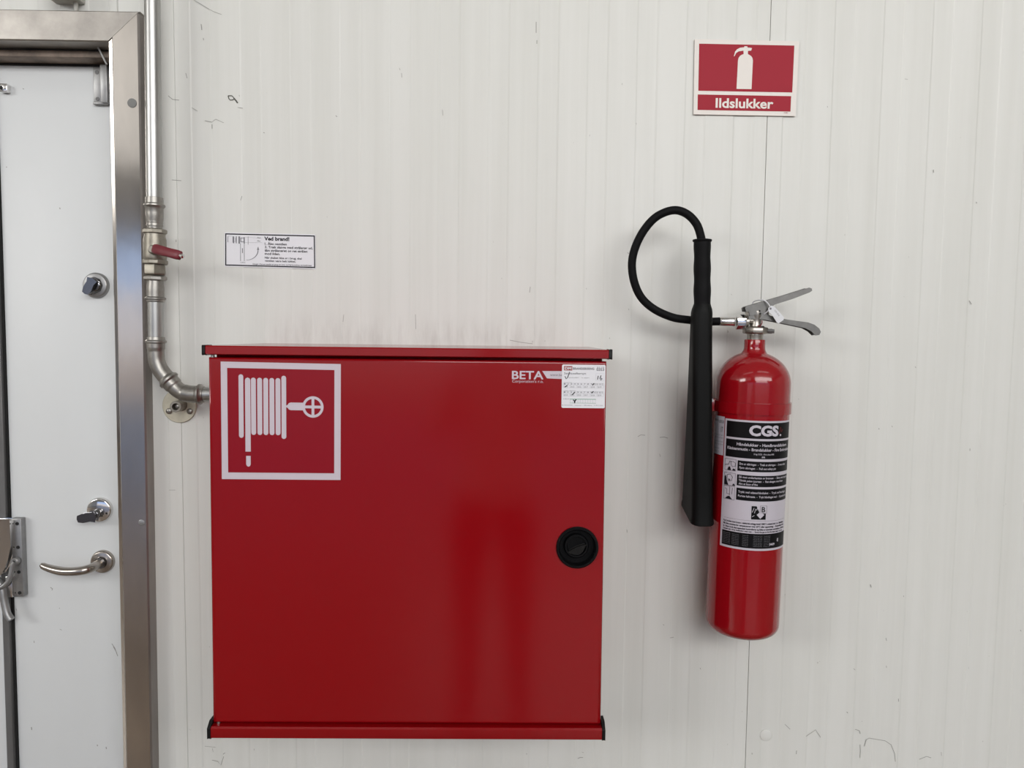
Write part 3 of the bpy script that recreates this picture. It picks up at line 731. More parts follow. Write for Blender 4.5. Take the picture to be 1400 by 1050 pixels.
# red handle: a short folded lever pointing out to the front right
hd = Vector((.062, -.030, -.0150)); hb = Vector((-.6630, PY - .030, 1.6530)); hu = hd.normalized()
hs_ = Vector((.25, .10, 1)).cross(hu).normalized(); hn = hu.cross(hs_)
def lever_pt(t, a, b): return hb + hd * t + hs_ * a + hn * b
sec = [(0, .0065, .0085), (.10, .0080, .0098), (.35, .0078, .0092), (.62, .0072, .0088), (.85, .0064, .0092), (.97, .0050, .0085), (1.0, .0035, .0060)]
V, F = [], []
for t, a, b in sec:
    for k in range(16):
        an = 2 * pi * k / 16
        ca_, sa_ = cos(an), sin(an)
        V.append(lever_pt(t, a * math.copysign(abs(ca_) ** .6, ca_), b * math.copysign(abs(sa_) ** .6, sa_)))
for j in range(len(sec) - 1):
    for k in range(16):
        F.append((j * 16 + k, j * 16 + (k + 1) % 16, (j + 1) * 16 + (k + 1) % 16, (j + 1) * 16 + k))
F += [tuple(range(15, -1, -1)), tuple((len(sec) - 1) * 16 + k for k in range(16))]
vh = obj('valve_handle', (V, F), M['red_lever'], pipe, label='dark red dipped lever of the ball valve')
obj('lever_tip', lathe([(.0040, 0), (.0045, .004), (.0042, .007), (.0020, .008)], hb + hd * .985, hd, 16), M['chrome'], vh)
obj('valve_stem', lathe([(.0085, 0), (.0085, .012), (.0060, .016), (.0060, .020)], (-.6700, PY - .016, 1.6520), (.18, -1, .0), 20), M['brass'], pipe)
# first 45 degree elbow
e1 = spline([(-.6786, PY, 1.4800), (-.6788, PY, 1.4600), (-.6775, PY, 1.4400), (-.6715, PY, 1.4230), (-.6600, PY, 1.4075), (-.6535, PY, 1.4000)], 6)
obj('elbow', tube(e1, .0152, 24, rfun=lambda t: .0168 if t < .18 else (.0155 if t < .9 else .0160)), M['galv_fit'], pipe, label='45 degree press elbow')
vl([(.0168, 1.4735), (.0196, 1.4755), (.0196, 1.4785), (.0168, 1.4805), (.0162, 1.4860), (.0146, 1.4865)], 'press_ring', M['galv_fit'])
d1 = Vector((.0190, 0, -.0190)).normalized()
obj('press_ring', lathe([(.0160, -.008), (.0178, -.0045), (.0202, -.0018), (.0202, .0018), (.0176, .0035), (.0165, .006)], (-.6545, PY, 1.4015), d1, 28), M['galv_fit'], pipe)
e2 = spline([(-.6560, PY, 1.4030), (-.6470, PY, 1.3925), (-.6380, PY, 1.3835), (-.6270, PY, 1.3775), (-.6130, PY, 1.3748), (-.5980, PY, 1.3745)], 6)
obj('elbow', tube(e2, .0155, 24, rfun=lambda t: .0172 if t < .25 else (.0156 if t < .6 else .0170)), M['galv_fit'], pipe)
obj('press_ring', lathe([(.0168, -.004), (.0202, -.0005), (.0202, .0035), (.0172, .0055), (.0155, .0105), (.0146, .011)], (-.5965, PY, 1.3745), (1, 0, 0), 28), M['galv_fit'], pipe)
obj('pipe_stub', lathe([(.0143, -.012), (.0143, .1195)], (-.5960, PY, 1.3745), (1, 0, 0), 28), M['galv'], pipe)

# pipe clamp foot on the wall under the bend
fl = thing('pipe_clamp_foot', (-.6566, 0, 1.3462), 'round yellowish wall plate with a short threaded stub and two screws, under the pipe bend', 'bracket')
obj('base_plate', lathe([(.0345, 0), (.0345, .0030), (.0335, .0042), (.002, .0042)], (-.6566, -.0003, 1.3462), (0, -1, 0), 48), M['plate_y'], fl)
obj('stub', lathe([(.0125, 0), (.0112, .002), (.0112, .033), (.0105, .034), (.0070, .034), (.0070, .014), (.001, .014)], (-.6520, -.0045, 1.3480), (.09, -1, 0), 28), M['brass'], fl)
obj('inner_bolt', lathe([(.0045, 0), (.0045, .010), (.003, .011)], (-.6505, -.020, 1.3480), (.09, -1, 0), 8), M['galv_fit'], fl)
for x in (-.6768, -.6350):
    s_ = obj('screw', lathe([(.0062, 0), (.0060, .0020), (.0042, .0036), (.001, .0040)], (x, -.0045, 1.3357), (0, -1, 0), 20), M['galv_fit'], fl)

# ------------------------------------------------------------------ instruction plate
ins = thing('instruction_sign', (-.470, 0, 1.630), 'small white instruction label with black border, lettering and valve drawing, stuck up above the cabinet', 'sign')
c00, c10, c01, c11 = (-.5594, 1.6945), (-.3804, 1.6925), (-.5604, 1.6305), (-.3801, 1.6277)
def im(u, v):      # u to the right, v down, both 0..1
    a = (c00[0] + (c10[0] - c00[0]) * u, c00[1] + (c10[1] - c00[1]) * u)
    b = (c01[0] + (c11[0] - c01[0]) * u, c01[1] + (c11[1] - c01[1]) * u)
    return a[0] + (b[0] - a[0]) * v, a[1] + (b[1] - a[1]) * v
def IM(g): return [im(u, v) for u, v in g[0]], g[1]
def IT(s, u0, u1, v0, v1, bold=0.):
    V, F = text2(s, u0, u1, -v1, -v0, bold)
    return [(x, -z) for x, z in V], F
obj('plate', prism([im(-.008, -.03), im(1.006, -.03), im(1.006, 1.03), im(-.008, 1.03)], -.0002, -.0011), M['white_film'], ins, smooth=False)
K = [rect2(0, 0, 1, .035), rect2(0, .965, 1, 1), rect2(0, .035, .012, .965), rect2(.988, .035, 1, .965)]
T = [IT('Ved brand!', .435, .715, .075, .185, .035), IT('1. Åbn ventilen', .44, .685, .255, .325, .02), IT('2. Træk slange med strålerør ud,', .44, .975, .355, .425, .02),
     IT('åbn strålerøret og ret strålen', .44, .915, .460, .530, .02), IT('mod ilden.', .44, .61, .560, .630, .02), IT('Når skabet ikke er i brug, skal', .44, .85, .690, .750, .015), IT('ventilen være helt lukket.', .44, .785, .785, .845, .015),
     IT('Slangen efterses mindst en gang om året, ved fejl kontaktes servicefirmaet.', .305, .965, .905, .945, .01), IT('Lukket', .17, .225, .875, .905), IT('Åben', .355, .395, .09, .125), IT('Max', .358, .392, .19, .23)]
obj('lettering', wallflat([IM(g) for g in K + T], -.0014), M['ink'], ins, smooth=False)
Dg = [rect2(.085, .09, .100, .30), rect2(.118, .085, .128, .30), rect2(.147, .085, .165, .31), rect2(.170, .12, .178, .26), rect2(.205, .105, .218, .30)]
LD = [line2([(.03, .09), (.03, .27), (.085, .27), (.085, .09), (.03, .09)], .0060), line2([(.10, .14), (.118, .14), (.118, .25), (.10, .25)], .006), line2([(.178, .13), (.205, .13)], .02), line2([(.178, .25), (.205, .25)], .02),
      line2([(.170, .30), (.170, .85), (.212, .85), (.212, .30)], .0055), line2([(.192, .45), (.192, .60)], .009), line2([(.255, .08), (.255, .33)], .004), line2([(.218, .10), (.41, .13)], .004), line2([(.218, .27), (.41, .26)], .004)]
arc = [(.235 + .130 * math.sin(t), .50 + .31 * math.cos(t)) for t in [pi / 2 * k / 12 for k in range(13)]]
LD += [line2(arc, .010), poly2([(.353, .49), (.377, .49), (.367, .38)])]
obj('valve_drawing', wallflat([IM(g) for g in Dg + LD], -.0014), M['ink_grey'], ins, smooth=False)

# ------------------------------------------------------------------ extinguisher sign
sg = thing('extinguisher_sign', (.4775, 0, 1.942), 'red and white sign reading Ildslukker with a white extinguisher symbol, high on the right', 'sign')
q00, q10, q01, q11 = (.3738, 2.0856), (.5800, 2.0848), (.3754, 1.9415), (.5786, 1.9410)
def gm(u, v):
    s, t = u / 1105., v / 810.
    a = (q00[0] + (q10[0] - q00[0]) * s, q00[1] + (q10[1] - q00[1]) * s)
    b = (q01[0] + (q11[0] - q01[0]) * s, q01[1] + (q11[1] - q01[1]) * s)
    return a[0] + (b[0] - a[0]) * t, a[1] + (b[1] - a[1]) * t
def GM(g): return [gm(u, v) for u, v in g[0]], g[1]
obj('board', prism([gm(0, 0), gm(1105, 0), gm(1105, 810), gm(0, 810)], -.0012, -.0040), M['sign_white'], sg, bevel=(.0008, 2))
obj('foam_pad', box(.40, .55, -.0014, 0, 1.96, 2.06), M['shadow_gap'], sg)
obj('red_field', wallflat(GM(join(rect2(43, 44, 1060, 556), rect2(38, 596, 1050, 766))), -.0042), M['sign_red'], sg, smooth=False)
ex = [(455, 528), (617, 528), (622, 215), (617, 190), (602, 168), (580, 154), (566, 148), (566, 112), (600, 108), (608, 82), (590, 78), (560, 76), (558, 64), (527, 62), (524, 74), (480, 80), (450, 96), (428, 124), (416, 176), (424, 172), (440, 138), (466, 120), (518, 110), (520, 148), (500, 156), (482, 168), (468, 190), (462, 220)]
def tess(pts):
    from mathutils.geometry import tessellate_polygon
    t = tessellate_polygon([[Vector((x, y, 0)) for x, y in pts]])
    return list(pts), [tuple(x) for x in t]
obj('extinguisher_symbol', wallflat(GM(tess(ex)), -.0044), M['sign_white'], sg, smooth=False)
V, F = text2('Ildslukker', 233, 860, -735, -633, .024)
obj('lettering', wallflat(GM(([(x, -z) for x, z in V], F)), -.0044), M['sign_white'], sg, smooth=False)
V, F = text2('15-0001', 978, 1022, -786, -774, .02)
obj('small_print', wallflat(GM(([(x, -z) for x, z in V], F)), -.0042), M['red_ink'], sg, smooth=False)

# ------------------------------------------------------------------ fire extinguisher
AX = Vector((.4775, -.085, .921)); TILT = .0128
fe = thing('fire_extinguisher', AX, 'red fire extinguisher with black horn and hose, hanging right of the hose cabinet', 'extinguisher', rot=(0, TILT, 0))
R = .0695
prof = [(.0005, .010), (.030, .007), (.042, .001), (.048, .0)]
for k in range(1, 9):
    a = pi / 2 * k / 8
    prof.append((R - .0215 + .0215 * sin(a), .0215 - .0215 * cos(a)))
prof += [(R, .10), (R, .20), (R, .30), (R, .40), (R, .489)]
for k in range(1, 17):
    a = k / 16 * 1.215
    prof.append((R * cos(a), .489 + .0615 * sin(a)))
prof += [(.0222, .5495), (.0206, .5525), (.0198, .556), (.0195, .561), (.0195, .5715), (.0188, .5732), (.014, .5732)]
obj('cylinder', lathe(prof, (0, 0, 0), (0, 0, 1), 72), M['red_gloss'], fe, local=True, smooth=45, label='glossy red steel cylinder with domed shoulder')

# valve head
def L(x, z, y=0.): return (x, y, z)
obj('valve_neck', lathe([(.0146, .5725), (.0146, .5800), (.0150, .5815), (.0150, .5860), (.0135, .588)], (0, 0, 0), (0, 0, 1), 32), M['nickel'], fe, local=True)
vr = obj('valve_collar', lathe([(.0150, .5835), (.0232, .5850), (.0240, .5865), (.0240, .5945), (.0230, .5965), (.0120, .5990)], (0, 0, 0), (0, 0, 1), 8, ph=.3), M['nickel'], fe, local=True, bevel=(.0008, 2))
obj('burst_disc_nut', lathe([(.0055, 0), (.0055, .008), (.0045, .010), (.0045, .013), (.001, .0132)], (.020, -.008, .5900), (1, -.25, 0), 6), M['steel_dark'], fe, local=True)
obj('valve_body', join(lathe([(.0125, .596), (.0100, .603), (.0098, .612), (.0115, .618), (.0120, .628), (.0105, .630)], (0, 0, 0), (0, 0, 1), 24), lathe([(.0080, 0), (.0070, .012), (.0088, .018), (.0088, .026)], (.002, 0, .609), (-1, 0, .03), 20),
    box(-.018, .022, -.0085, .0085, .616, .632)), M['nickel'], fe, local=True, bevel=(.0006, 2))
# levers: outlines in the x-z plane, folded from sheet
def T2(pts): return [((x - AX.x) - (z - AX.z) * TILT, z - AX.z) for x, z in pts]
up = [(.4610, 1.5540), (.4635, 1.5565), (.4720, 1.5592), (.5030, 1.5690), (.5400, 1.5808), (.5815, 1.5950), (.5862, 1.5935), (.5868, 1.5900), (.5825, 1.5868), (.5500, 1.5735), (.5160, 1.5620), (.5080, 1.5540), (.5040, 1.5480), (.4900, 1.5440), (.4700, 1.5400), (.4680, 1.5480), (.4625, 1.5480)]
topstrip = [(.4635, 1.5565), (.4720, 1.5592), (.5030, 1.5690), (.5400, 1.5808), (.5815, 1.5950), (.5862, 1.5935), (.5820, 1.5918), (.5400, 1.5778), (.5030, 1.5662), (.4720, 1.5562), (.4660, 1.5540)]
ul = obj('upper_lever', join(prism(T2(up), -.0115, -.0095), prism(T2(up), .0095, .0115), prism(T2(topstrip), -.0095, .0095)), M['lever'], fe, local=True, bevel=(.0005, 2), label='pressed steel squeeze lever, slanting up to the right')
for x, z in ((.4880, 1.5490), (.4895, 1.5440)):
    p = T2([(x, z)])[0]
    obj('rivet', lathe([(.0018, 0), (.0018, .0008)], (p[0], -.0115, p[1]), (0, -1, 0), 12), M['shadow_gap'], ul, local=True)
lo = [(.4690, 1.5400), (.4690, 1.5330), (.4840, 1.5345), (.5000, 1.5330), (.5400, 1.5260), (.5780, 1.5190), (.5900, 1.5130), (.5985, 1.5055), (.6050, 1.5065), (.6075, 1.5120), (.6045, 1.5180), (.5950, 1.5250), (.5830, 1.5290), (.5430, 1.5335), (.5100, 1.5400), (.4960, 1.5475), (.4860, 1.5440)]
lotop = [(.4690, 1.5400), (.4860, 1.5440), (.4960, 1.5475), (.5100, 1.5400), (.5430, 1.5335), (.5830, 1.5290), (.5950, 1.5250), (.6045, 1.5180), (.6075, 1.5120), (.6055, 1.5110), (.6020, 1.5165), (.5930, 1.5228), (.5820, 1.5265), (.5430, 1.5305), (.5090, 1.5370), (.4960, 1.5440), (.4860, 1.5410)]
obj('carrying_handle', join(prism(T2(lo), -.0095, -.0075), prism(T2(lo), .0075, .0095), prism(T2(lotop), -.0075, .0075)), M['lever'], fe, local=True, bevel=(.0005, 2), label='fixed steel handle with drooping end')
# hose coupling and hose
hz = 1.5285
HEXPH = pi / 6
cp = obj('hose_nut', lathe([(.0135, 0), (.0146, .0010), (.0146, .0170), (.0132, .0185)], (.4645, -.085, hz - .001), (-1, 0, 0), 6, ph=HEXPH), M['chrome'], fe, smooth=20, bevel=(.0007, 2), label='bright hexagonal hose nut')
obj('nut_washer', lathe([(.0100, 0), (.0100, .008)], (.4700, -.085, hz), (-1, 0, 0), 24), M['nickel'], fe)
obj('ferrule', lathe([(.0100, 0), (.0092, .002), (.0088, .004), (.0088, .0275), (.0082, .0285)], (.4435, -.085, hz), (-1, 0, 0), 28), M['chrome'], fe, label='chrome hose ferrule')
hp = [(.4170, -.085, 1.5284), (.4050, -.083, 1.5280), (.3850, -.0745, 1.5274), (.3607, -.0735, 1.5306), (.3275, -.076, 1.5351), (.2913, -.078, 1.5501), (.2649, -.08, 1.5722), (.2496, -.083, 1.6025), (.2441, -.086, 1.6369), (.2497, -.09, 1.6682), (.2649, -.094, 1.6995), (.287, -.098, 1.7237), (.3165, -.101, 1.7352), (.341, -.103, 1.7291), (.3603, -.105, 1.71), (.3700, -.105, 1.6844), (.3725, -.105, 1.664)]
obj('hose', tube(spline(hp, 8), .0078, 20), M['rubber'], fe, smooth=60, label='looped black rubber hose')
# grip sleeve and discharge horn
gp = []
for k in range(25):
    t = k / 24
    z = 1.6800 - t * .1270
    gp.append(((.3723 + .0036 * t, -.105, z), .0154 + .0005 * sin(t * 19) + .0004 * t))
V, F = tube([p for p, r in gp], .0155, 24, rfun=lambda t: gp[min(24, int(round(t * 24)))][1])
obj('grip_sleeve', join((V, F), lathe([(.0100, -.001), (.0176, .0005), (.0180, .0022), (.0172, .0042), (.0155, .0050)], (.3723, -.105, 1.6812), (.0, 0, -1), 28)), M['rubber'], fe, smooth=60, label='black rubber grip sleeve')
def horn():
    secs = [(1.5600, .3600, .3912, -.1205, -.0895, .0150), (1.5560, .3588, .3922, -.1215, -.0885, .0155), (1.5505, .3573, .3937, -.1228, -.0870, .0150), (1.5440, .3565, .3942, -.1232, -.0855, .0140), (1.5100, .3568, .3942, -.1232, -.0830, .0125),
            (1.4100, .3590, .3968, -.1230, -.0720, .0105), (1.3000, .3615, .3998, -.1230, -.0530, .0115), (1.2000, .3640, .4046, -.1230, -.0330, .0140), (1.1500, .3652, .4070, -.1230, -.0225, .0155),
            (1.1440, .3640, .4088, -.1242, -.0210, .0165), (1.1380, .3638, .4090, -.1244, -.0208, .0165)]
    V, F, n = [], [], 4 * 7
    def sec(z, x0, x1, y0, y1, r):
        out = []
        for cx, cy, a0 in ((x1 - r, y0 + r, -pi / 2), (x1 - r, y1 - r, 0), (x0 + r, y1 - r, pi / 2), (x0 + r, y0 + r, pi)):
            for k in range(7):
                a = a0 + k / 6 * pi / 2
                y = cy + r * sin(a)
                # the mouth is cut slightly on the slant: the wall side ends a little higher
                zz = z + (y + .123) * .224 * max(0, min(1, (1.30 - z) / .15))
                out.append((cx + r * cos(a), y, zz))
        return out
    for s in secs: V += sec(*s)
    z, x0, x1, y0, y1, r = secs[-1]
    V += sec(z, x0 + .003, x1 - .003, y0 + .003, y1 - .003, r - .002)
    V += sec(z + .03, x0 + .004, x1 - .004, y0 + .004, y1 - .004, r - .002)
    m = len(secs) + 2
    for j in range(m - 1):
        for k in range(n):
            F.append((j * n + k, j * n + (k + 1) % n, (j + 1) * n + (k + 1) % n, (j + 1) * n + k))
    F += [tuple(range(n)), tuple((m - 1) * n + k for k in range(n - 1, -1, -1))]
    return V, F
obj('discharge_horn', horn(), M['horn'], fe, smooth=50, label='flat flaring black discharge horn')
# labels wrapped around the cylinder
def slice_u(g, step=.004):
    # cut flat print into narrow upright slices so that it follows the curve of the cylinder
    us = [v[0] for v in g[0]]
    if not us or max(us) - min(us) < step: return g
    bm = bmesh.new()
    vs_ = [bm.verts.new((u, 0, z)) for u, z in g[0]]
    for f in g[1]:
        try: bm.faces.new([vs_[i] for i in f])
        except ValueError: pass
    u = min(us) + step
    while u < max(us):
        bmesh.ops.bisect_plane(bm, geom=bm.verts[:] + bm.edges[:] + bm.faces[:], plane_co=(u, 0, 0), plane_no=(1, 0, 0), dist=1e-7)
        u += step
    bm.verts.index_update()
    out = [(v.co.x, v.co.z) for v in bm.verts], [tuple(v.index for v in f.verts) for f in bm.faces]
    bm.free()
    return out
def CY(g, e):
    if isinstance(g, list):
        return join(*[CY(h, e + i * 6e-6) for i, h in enumerate(g)])
    g = slice_u(g)
    return [((R + e) * sin(u / R), -(R + e) * cos(u / R), z) for u, z in g[0]], g[1]
def patch(u0, u1, z0, z1, n=28):
    V, F = [], []
    for k in range(n + 1):
        u = u0 + (u1 - u0) * k / n
        V += [(u, z0), (u, z1)]
    return V, [(2 * k, 2 * k + 2, 2 * k + 3, 2 * k + 1) for k in range(n)]
ZT = .4235; LH = .2440
U0, U1 = -.0735, .0760
def zz(px): return ZT - (px - 577.) * LH / 175.
lab = obj('label', CY(patch(U0, U1, ZT - LH, ZT), .0003), M['label_white'], fe, local=True, smooth=80, label='white and black printed label around the cylinder')
ub0, ub1 = U0 + .0045, U1 - .0035
ut = U0 + .0300
bl = [patch(ub0, ub1, zz(601), zz(579.5)), patch(ub0, ub1, zz(628), zz(603.8)), patch(ut, ub1, zz(645.5), zz(631.5)), patch(ut, ub1, zz(665.5), zz(650.5)), patch(ut, ub1, zz(685.0), zz(668.5)), patch(ub0, ub1, zz(749), zz(729))]
for g in bl:
    obj('black_block', CY(g, .0006), M['label_black'], lab, local=True, smooth=80)
def LT(s, u0, u1, p0, p1, bold=0.): return text2(s, u0, u1, zz(p1), zz(p0), bold)
obj('maker_lettering', CY(join(LT('CGS', -.0255, .0310, 583.5, 596.5, .045), LT('.', .0345, .0385, 588.0, 596.5, .05)), .0009), M['label_white'], lab, local=True, smooth=80)
wt = [
      LT('Håndslukker - Handbrandsläckare', -.0466, .0580, 607.5, 611.3, .02), LT('Käsisammutin - Brandslukker - Fire Extinguisher', -.0650, .0715, 613.8, 617.6, .02),
      LT('5 kg CO2 - Fire class 89B', -.0155, .0230, 620.6, 622.6, .01), LT('89B', -.0010, .0050, 624.4, 626.4, .02),
      LT('Dra ur säkringen  -  Træk ut sikringen  -  Irrota sokka', -.0400, .0560, 634.2, 637.0, .015), LT('Fjern sikringen  -  Pull out safety pin', -.0400, .0290, 639.5, 642.3, .015),
      LT('Slå mot underkanten av brannen  -  Sikta mot branden', -.0400, .0680, 652.0, 654.8, .015), LT('Tähtää palon juureen  -  Ret slangen mod ilden', -.0400, .0500, 656.7, 659.4, .015), LT('Aim at base of fire', -.0400, -.0060, 661.2, 663.8, .015),
      LT('Trykk ned utløserhåndtaket  -  Tryck ned handtaget', -.0400, .0620, 672.0, 674.8, .015), LT('Purista kahvasta  -  Tryk håndtaget ned  -  Squeeze lever', -.0400, .0680, 677.5, 680.3, .015)]
fp = []
for r_ in range(7):
    for c_ in range(5):
        fp.append(LT('Tekniske data CO2', -.0680 + c_ * .0195, -.0680 + c_ * .0195 + .0165 - .003 * ((r_ * 3 + c_) % 3), 731.5 + r_ * 2.3, 732.6 + r_ * 2.3))
am = [LT('0409', .0220, .0345, 742.0, 745.0, .03), LT('E', .0410, .0450, 736.5, 740.5, .04)]
obj('approval_mark', CY(join(am[0]), .0009), M['label_white'], lab, local=True, smooth=80)
obj('approval_mark', CY(join(am[1]), .0009), M['label_white'], lab, local=True, smooth=80)
obj('fine_print', CY(join(*fp), .0009), M['ink_grey'], lab, local=True, smooth=80)
obj('white_lettering', CY(join(*wt), .0009), M['label_white'], lab, local=True, smooth=80)
bt = [LT('Kan brukes mot brann i elektrisk anlegg inntil 1000 V, avstand min 1 m - Brukstemp.', -.0670, .0620, 714.2, 716.6, .03), LT('Må ikke utsettes for temperaturer over 60°C eller oppvarming  -  Kontrolleres hvert', -.0670, .0640, 718.0, 720.4, .03),
      LT('år. Etter bruk skal apparatet kontrolleres og fylles av autorisert servicefirma - Full vekt', -.0670, .0640, 721.8, 724.2, .03), LT('Gassen kan virke kvelende i små rom  -  Spray the gas at the fire base, keep 1 m away', -.0670, .0580, 725.3, 727.4, .03),
      LT('B', .0035, .0105, 692.3, 699.3, .02)]
bt += [line2([(-.066 + k * .0264, zz(711.5)) for k in range(6)], .0003)]
obj('red_mark', CY(line2([(.0335, zz(594)), (.0365, zz(585)), (.0395, zz(592)), (.0420, zz(588))], .0007), .0009), M['red_ink'], lab, local=True, smooth=80)
obj('black_lettering', CY(join(*bt), .0007), M['ink'], lab, local=True, smooth=80)
ic = [(lambda a: ([(u, z) for u, z in a], [(0, 1, 6, 7), (1, 2, 5, 6), (2, 3, 4, 5)]))([(-.0150, zz(709.5)), (-.006, zz(709.5)), (.0003, zz(709.5)), (.0120, zz(709.5)), (.0120, zz(701.2)), (.0003, zz(701.2)), (-.006, zz(691.5)), (-.0150, zz(691.5))])]
obj('class_block', CY(ic, .0007), M['label_black'], lab, local=True, smooth=80)
ii = [poly2([(-.0055, zz(703.0)), (.0015, zz(698.5)), (.0090, zz(703.0)), (.0015, zz(708.3))]), line2([(-.0135, zz(700)), (-.0105, zz(694))], .0009), line2([(-.0095, zz(701)), (-.0075, zz(695))], .0009), line2([(-.0060, zz(697)), (-.0040, zz(693.5))], .0009), line2([(-.0135, zz(706)), (-.0095, zz(704))], .0009)]
obj('flame_symbol', CY(ii, .0009), M['label_white'], lab, local=True, smooth=80)
bo = [line2([(.0006, zz(700.6)), (.0132, zz(700.6)), (.0132, zz(690.8)), (.0006, zz(690.8)), (.0006, zz(700.6))], .0006)]
obj('class_frame', CY(bo, .0009), M['ink'], lab, local=True, smooth=80)
pi_ = []
for p0, p1, kind_ in ((631.0, 646.5, 0), (650.0, 667.0, 1), (668.0, 686.0, 2)):
    a, b = -.0690, -.0465
    bo, pi_ = [], []
    h = p1 - p0
    bo.append(line2([(a, zz(p0)), (b, zz(p0)), (b, zz(p1)), (a, zz(p1)), (a, zz(p0))], .0006))
    def q(u, v): return a + (b - a) * u, zz(p0 + h * v)
    if kind_ == 0:
        bo += [line2([q(0, .55), q(.35, .5), q(.45, .2), q(.6, .2)], .0009), line2([q(.55, .25), q(.75, .2), q(.95, .3), q(.95, .6), q(.7, .65), q(.6, .5), q(.55, .25)], .0008)]
        pi_ += [poly2([q(.25, .98), q(.35, .70), q(.50, .66), q(.60, .98)]), poly2([q(.70, .98), q(.78, .80), q(.95, .85), q(.98, .98)])]
    elif kind_ == 1:
        bo += [line2([q(.3, .15), q(.55, .1), q(.75, .3), q(.7, .6), q(.4, .65), q(.25, .45), q(.3, .15)], .0008)]
        pi_ += [poly2([q(.02, .98), q(.02, .35), q(.15, .2), q(.22, .55), q(.40, .98)]), poly2([q(.75, .98), q(.85, .8), q(.98, .9), q(.98, .98)]), poly2([q(.40, .45), q(.58, .55), q(.55, .62), q(.40, .55)])]
    else:
        bo += [line2([q(.1, .2), q(.3, .25), q(.3, .6), q(.55, .6)], .0008), line2([q(.55, .05), q(.55, .7)], .0007), line2([q(.8, .1), q(.75, .6)], .0007)]
        pi_ += [poly2([q(.15, .98), q(.35, .80), q(.55, .74), q(.72, .90), q(.80, .98)])]
    obj('pictogram', CY(bo + pi_, .0008), M['ink'], lab, local=True, smooth=80)
# smaller service label to the left of it
V0, V1, s0, s1 = -.1090, -.0752, .3520, .4260
sl = obj('service_label', CY(patch(V0, V1, s0, s1, 10), .0003), M['label_white'], fe, local=True, smooth=80, label='small white service label at the left side of the cylinder')
def SL(s, a, b, t0, t1, bold=0.): return text2(s, V0 + (V1 - V0) * a, V0 + (V1 - V0) * b, s1 - (s1 - s0) * t1, s1 - (s1 - s0) * t0, bold)
ss = [SL('0353', .52, .97, .10, .17, .04), SL('SIKRING', .02, .48, .09, .14, .03), SL('17', .74, .92, .27, .40, .05)]
for t0 in (.47, .54, .64, .71, .82, .90):
    ss.append(SL('1 2 3 4 5 6 7 8 9', .05, .95 - (.3 if t0 > .8 else 0), t0, t0 + .035, .01))
obj('print', CY(join(*ss), .0006), M['ink_grey'], sl, local=True, smooth=80)
# seal tag
tg = [(.5025, 1.5545), (.5085, 1.5590), (.5150, 1.5555), (.5320, 1.5375), (.5312, 1.5330), (.5225, 1.5265), (.5190, 1.5285), (.5115, 1.5400), (.5030, 1.5480)]
tgo = obj('seal_tag', prism(T2(tg), -.0195, -.0180), M['tag_white'], fe, local=True, bevel=(.0004, 2), label='white plastic seal tag on a loop')
a, b = T2([(.5100, 1.5425), (.5230, 1.5330)])
V, F = text2('CO2 2016', 0, .014, 0, .0028, .01)
an = -.86
tx = T2([(.5130, 1.5500)])[0]
obj('lettering', ([(tx[0] + x * cos(an) - z * sin(an), -.0197, tx[1] + x * sin(an) + z * cos(an)) for x, z in V], F), M['ink_grey'], tgo, local=True, smooth=False)
lp = [(.5060, -.0188, 1.5560), (.5020, -.0180, 1.5625), (.4955, -.0145, 1.5690), (.4880, -.004, 1.5698), (.4835, .010, 1.5675), (.4830, .015, 1.5600), (.4880, .013, 1.5450), (.4950, -.004, 1.5420), (.5010, -.0140, 1.5470), (.5050, -.0180, 1.5540)]
lp = [(T2([(x, z)])[0][0], y, T2([(x, z)])[0][1]) for x, y, z in lp]
obj('tag_loop', tube(spline(lp, 6), .0012, 8), M['tag_white'], tgo, local=True)
obj('tag_eyelet', lathe([(.0022, 0), (.0020, .0004)], (T2([(.5060, 1.5535)])[0][0], -.0195, T2([(.5060, 1.5535)])[0][1]), (0, -1, 0), 14), M['ink_grey'], tgo, local=True)
sw = [(T2([(x, z)])[0][0], y, T2([(x, z)])[0][1]) for x, y, z in [(.4935, -.0105, 1.5310), (.4930, -.0125, 1.5260), (.4890, -.0130, 1.5200), (.4840, -.0160, 1.5205)]]
obj('seal_wire', tube(spline(sw, 5), .0010, 8), M['red_lever'], fe, local=True)
pn = T2([(.4945, 1.5180)])[0]
obj('safety_pin', lathe([(.0026, 0), (.0026, .006)], (pn[0], -.010, pn[1]), (0, -1, 0), 12), M['black_cap'], fe, local=True)

# ------------------------------------------------------------------ wall bracket with strap
wb = thing('extinguisher_bracket', AX, 'red strap bracket clasped around the extinguisher cylinder and fixed to the wall', 'bracket', rot=(0, TILT, 0))
ZB0, ZB1 = .4335, .4555
def strap():
    prof = [(R + .0003, ZB0), (R + .0028, ZB0 + .0004), (R + .0028, ZB1 - .0004), (R + .0003, ZB1)]
    V, F, n, m = [], [], 4, 72
    for k in range(m):
        a = 2 * pi * k / m
        for r, z in prof: V.append((r * sin(a), -r * cos(a), z))
    for k in range(m):
        k2 = (k + 1) % m
        for j in range(n):
            F.append((k * n + j, k2 * n + j, k2 * n + (j + 1) % n, k * n + (j + 1) % n))
    return V, F
obj('strap', strap(), M['red_gloss'], wb, local=True, smooth=40)
def at_angle(a, r, g):
    """box geometry given as (tangent, outward, up) moved to the cylinder side at angle a"""
    V, F = g
    t = Vector((cos(a), sin(a), 0)); o_ = Vector((sin(a), -cos(a), 0))
    return [t * x + o_ * (r + y) + Vector((0, 0, z)) for x, y, z in V], F
ang = radians(-100)
